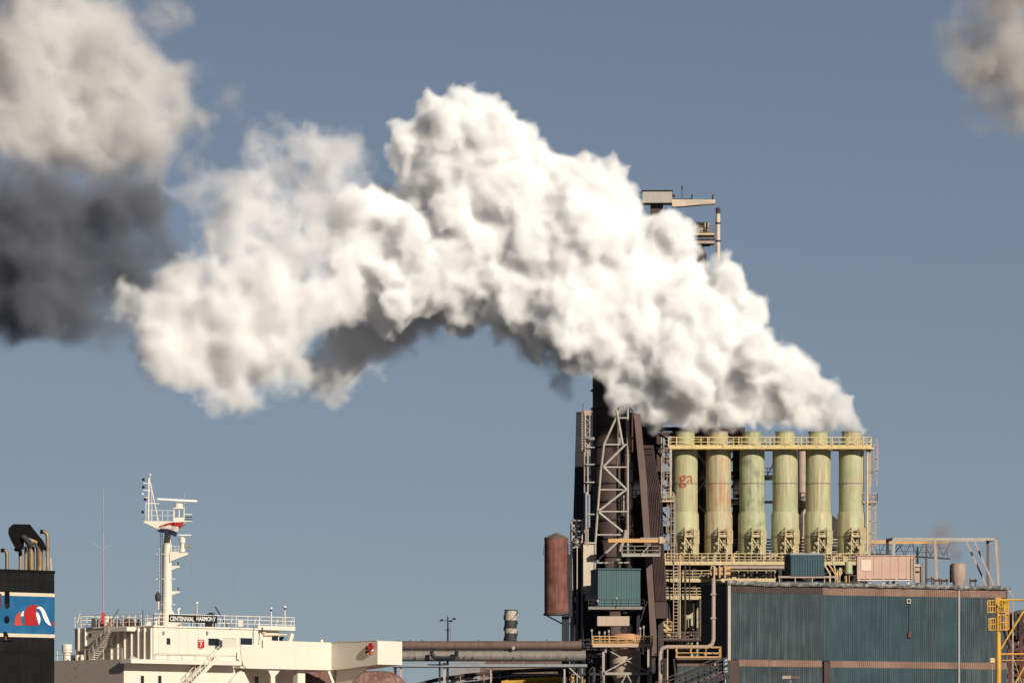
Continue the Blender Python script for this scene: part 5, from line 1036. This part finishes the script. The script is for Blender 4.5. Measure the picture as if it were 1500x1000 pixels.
def vapour_mat(name, col, dens, noise=None, g_=0.):
    m = bpy.data.materials.new(name); m.use_nodes = True; n = m.node_tree; n.nodes.clear()
    out = n.nodes.new('ShaderNodeOutputMaterial'); pv = n.nodes.new('ShaderNodeVolumePrincipled'); n.links.new(pv.outputs[0], out.inputs['Volume'])
    pv.inputs['Color'].default_value = (*col, 1); pv.inputs['Density'].default_value = dens; pv.inputs['Anisotropy'].default_value = g_
    if noise:                               # uneven, torn vapour
        g = n.nodes.new('ShaderNodeNewGeometry'); t = n.nodes.new('ShaderNodeTexNoise'); t.inputs['Scale'].default_value = noise[0]; t.inputs['Detail'].default_value = 5; t.inputs['Roughness'].default_value = .66; t.inputs['Distortion'].default_value = .6
        n.links.new(g.outputs['Position'], t.inputs['Vector'])
        r = n.nodes.new('ShaderNodeMapRange'); r.inputs[1].default_value = noise[1]; r.inputs[2].default_value = noise[2]; r.inputs[3].default_value = 0; r.inputs[4].default_value = dens
        n.links.new(t.outputs[0], r.inputs[0]); n.links.new(r.outputs[0], pv.inputs['Density'])
    return m
def fog_group(voxel, band, mat):
    ng = bpy.data.node_groups.new('fog', 'GeometryNodeTree')
    ng.interface.new_socket('Geometry', in_out='INPUT', socket_type='NodeSocketGeometry'); ng.interface.new_socket('Geometry', in_out='OUTPUT', socket_type='NodeSocketGeometry')
    gi = ng.nodes.new('NodeGroupInput'); go = ng.nodes.new('NodeGroupOutput'); mv = ng.nodes.new('GeometryNodeMeshToVolume'); sm = ng.nodes.new('GeometryNodeSetMaterial')
    mv.resolution_mode = 'VOXEL_SIZE'; mv.inputs['Voxel Size'].default_value = voxel; mv.inputs['Interior Band Width'].default_value = band; mv.inputs['Density'].default_value = 1
    sm.inputs['Material'].default_value = mat
    ng.links.new(gi.outputs[0], mv.inputs[0]); ng.links.new(mv.outputs[0], sm.inputs[0]); ng.links.new(sm.outputs[0], go.inputs[0]); return ng
def plume(name, label, cat, blobs, Y0, seed, veil, n1=16, n2=8, kk=(.2, .75)):
    """veil: (colour, density, voxel, soft band, radius factor, displacement, noise, anisotropy)"""
    rng = np.random.default_rng(seed); C, R = puffs(blobs, Y0, rng, n1, n2, kk); veil = (*veil, None, 0.)[:8] if len(veil) > 6 else (*veil, None, 0.)
    v = bpy.data.objects.new(name, ballmesh(C, R*veil[4])); COL.objects.link(v); billow(v, max(veil[2], .18), veil[5])
    c = np.mean(C, axis=0); v.data.transform(Matrix.Translation(-Vector(c))); v.location = c
    g = v.modifiers.new('fog', 'NODES'); g.node_group = fog_group(veil[2], veil[3], vapour_mat('vapour', veil[0], veil[1], veil[6], veil[7] or 0.))
    v['label'] = label; v['category'] = cat; v['kind'] = 'stuff'
    return v
W3 = (.95, .945, .94)
MAIN = [(1243, 618, 15), (1228, 606, 24), (1205, 592, 34), (1172, 572, 44), (1135, 548, 54), (1092, 520, 64), (1062, 448, 57), (1030, 470, 75), (1000, 555, 68), (940, 560, 58), (965, 600, 30), (1045, 588, 44), (1105, 594, 34), (1155, 600, 28), (1010, 606, 26), (1075, 606, 24), (910, 545, 44), (1115, 565, 40), (1060, 550, 60), (960, 495, 66), (915, 495, 58), (990, 520, 60), (1000, 440, 54), *[(x, 625, 13) for x in SX], *[(x-22, 616, 19) for x in SX[1:]],
 (950, 354, 58), (972, 328, 34), (930, 430, 95), (870, 328, 78), (850, 420, 100), (780, 330, 105), (655, 192, 62), (638, 222, 60), (720, 212, 72), (690, 260, 100), (758, 262, 62), (745, 330, 105),
 (560, 330, 75), (525, 378, 70), (600, 400, 90), (680, 400, 92), (540, 420, 56), (760, 445, 68), (742, 472, 34), (820, 460, 66), (880, 500, 66), (905, 350, 58)]
plume('steam_plume', 'brilliant white billowing steam plume rising from the six silos', 'steam', MAIN, 1000, 3,
      ((1, 1, 1), 1.8, .17, 1.0, 1.06, ((7, 1, 3.2, 2), (2.4, 2, 1.6, 2), (1.8, 3, .6, 1), (.6, 3, .3)), None, -.5))
LEFT = ((.975, .972, .97), 1.0, .28, 1.4, 1.08, ((8, 1, 6, 2), (3, 2, 3.6, 2), (1.8, 3, 1.0, 1), (.8, 3, .5)), None, -.3)
TAIL = [(192, 440, 36), (190, 485, 32), (410, 500, 62), (350, 545, 55), (300, 540, 58), (255, 475, 74), (205, 462, 42), (240, 535, 48), (300, 430, 62), (310, 480, 56), (320, 440, 56), (345, 480, 60), (270, 410, 48), (375, 400, 50), (340, 582, 30), (300, 572, 34), (235, 555, 36), (380, 545, 44), (330, 595, 16), (400, 440, 58), (450, 455, 60), (495, 440, 45), (420, 470, 50)]
plume('steam_tail', 'drifting cream and grey tail of the steam plume low over the ship', 'steam', TAIL, 988, 5, LEFT)
plume('shaded_steam', 'dark grey shaded underside of the plume left of the furnace', 'steam', [(560, 500, 55), (620, 478, 48), (510, 530, 46), (660, 455, 44), (530, 470, 50), (590, 455, 50), (470, 530, 48), (430, 535, 36), (485, 562, 26), (505, 575, 14)], 1012, 6, LEFT)
plume('thin_steam', 'pale translucent steam between the bright plume and the upper cloud', 'steam', [(430, 232, 44), (480, 230, 36), (525, 225, 24), (400, 285, 62), (350, 300, 48), (440, 340, 66), (370, 350, 58), (320, 330, 32), (330, 390, 52), (430, 400, 52), (500, 300, 46), (300, 420, 40), (460, 280, 50), (255, 400, 30), (285, 340, 34), (265, 300, 28), (300, 270, 24), (545, 245, 18), (380, 215, 24)], 994, 8,
      ((.96, .96, .965), .9, .4, 1.8, 1.15, ((8, 1, 9, 2), (3, 2, 5, 2), (2, 3, 1.4, 1)), (.35, .28, .56), -.2))
plume('falling_wisp', 'grey wisp of steam hanging below the plume left of the brown duct', 'steam', [(800, 520, 30), (835, 535, 26), (770, 512, 22), (820, 560, 22), (835, 580, 13), (730, 490, 18), (850, 510, 22)], 1012, 9,
      (W3, .8, .4, 1.2, 1.15, ((3, 4, 2), (1.2, 2, 1.)), (.5, .36, .64)))
plume('upper_cloud', 'large warm grey steam cloud filling the top corner over the ship', 'cloud', [(40, 60, 90), (130, 70, 85), (210, 120, 75), (260, 160, 55), (180, 190, 80), (90, 160, 95), (20, 160, 80), (230, 250, 45), (150, 40, 60), (255, 110, 45), (60, 225, 50), (120, 240, 50), (285, 195, 30), (215, 295, 25), (-60, 100, 90), (100, -20, 70), (20, -40, 80), (240, 210, 50), (185, 270, 35)], 1060, 11,
      ((.945, .935, .93), .7, .5, 2.2, 1.1, ((10, 1, 7, 2), (4, 2, 5, 2), (2.2, 4, 1.4, 1)), (.35, .3, .58), 0.))
plume('wispy_edge', 'faint torn wisps at the edge of the large corner cloud', 'cloud', [(250, 20, 30), (225, 35, 30), (300, 100, 22), (330, 140, 26), (350, 160, 16), (300, 200, 24), (280, 240, 20), (240, 5, 24)], 1070, 12,
      (W3, .4, .6, 2.0, 1.15, ((5, 4, 3), (1.6, 3, 1.4)), (.3, .38, .68)))
DK = (.36, .38, .43)  # steam lying in shadow, the shade painted in as dark slate
plume('shade_tinted_steam', 'steam bank under the corner cloud at the picture edge, coloured dark slate for its shade', 'smoke', [(20, 330, 80), (100, 350, 75), (60, 410, 80), (140, 420, 60), (180, 380, 50), (-50, 380, 90), (210, 320, 40), (120, 470, 35), (30, 450, 45), (190, 450, 40), (150, 300, 50), (60, 280, 55), (235, 350, 30), (175, 490, 24), (100, 455, 50), (150, 470, 44), (60, 462, 40), (205, 490, 22), (0, 440, 50), (215, 425, 40), (200, 300, 42), (10, 480, 30), (235, 400, 40), (262, 385, 34), (240, 455, 40), (270, 430, 36), (215, 380, 50), (190, 430, 50), (160, 360, 60), (250, 480, 30), (232, 440, 50), (200, 478, 36), (120, 482, 40), (50, 470, 44), (180, 320, 56), (90, 300, 56), (20, 290, 56)], 1048, 13,
      (DK, 1.0, .6, 3.2, 1.16, ((10, 1, 5, 2), (4, 2, 3.5, 2), (2.4, 3, 1.4, 1)), (.3, .22, .5)))
plume('far_puff', 'warm grey smoke cloud in the top corner beyond the furnace', 'cloud', [(1405, 62, 36), (1385, 60, 24), (1400, 100, 28), (1420, 150, 26), (1470, 195, 26), (1425, 110, 36), (1445, 170, 32), (1470, 45, 66), (1465, 105, 56), (1500, 5, 66), (1435, 135, 34), (1480, 155, 48), (1400, 45, 26), (1525, 100, 76), (1455, 180, 26), (1390, 80, 22), (1430, 10, 34)], 1100, 14,
      ((.8, .78, .765), .8, .6, 2.2, 1.1, ((8, 1, 8, 2), (3, 2, 5, 2), (2.2, 3, 1.4, 1)), (.3, .33, .6)))
plume('brown_smoke', 'brownish smoke drifting off the small tank on the hall roof', 'smoke', [(1400, 812, 14), (1390, 800, 16), (1375, 792, 18), (1385, 776, 16), (1362, 800, 12), (1355, 806, 9)], 978, 15,
      ((.55, .46, .42), .6, .3, 1.0, 1.4, ((2, 4, 1.2), (.8, 2, .6)), (.7, .2, .6)), 10, 6)
plume('stack_smoke', 'thin grey smoke trailing from the slim vent stack', 'smoke', [(1050, 302, 4), (1042, 299, 7), (1030, 297, 8), (1016, 295, 8), (1002, 294, 7)], 1043, 16,
      ((.6, .57, .55), .7, .2, .5, 1.25, ((1.2, 4, .5),), (1.5, .2, .6)), 10, 6)
plume('hopper_steam', 'faint steam curling over the orange hopper lid', 'steam', [(915, 926, 9), (905, 918, 10), (912, 908, 8), (920, 921, 8), (900, 910, 6), (895, 900, 6)], 973, 17,
      (W3, .22, .25, .7, 1.3, ((1.5, 4, .6),), (1.2, .25, .6)), 10, 6)
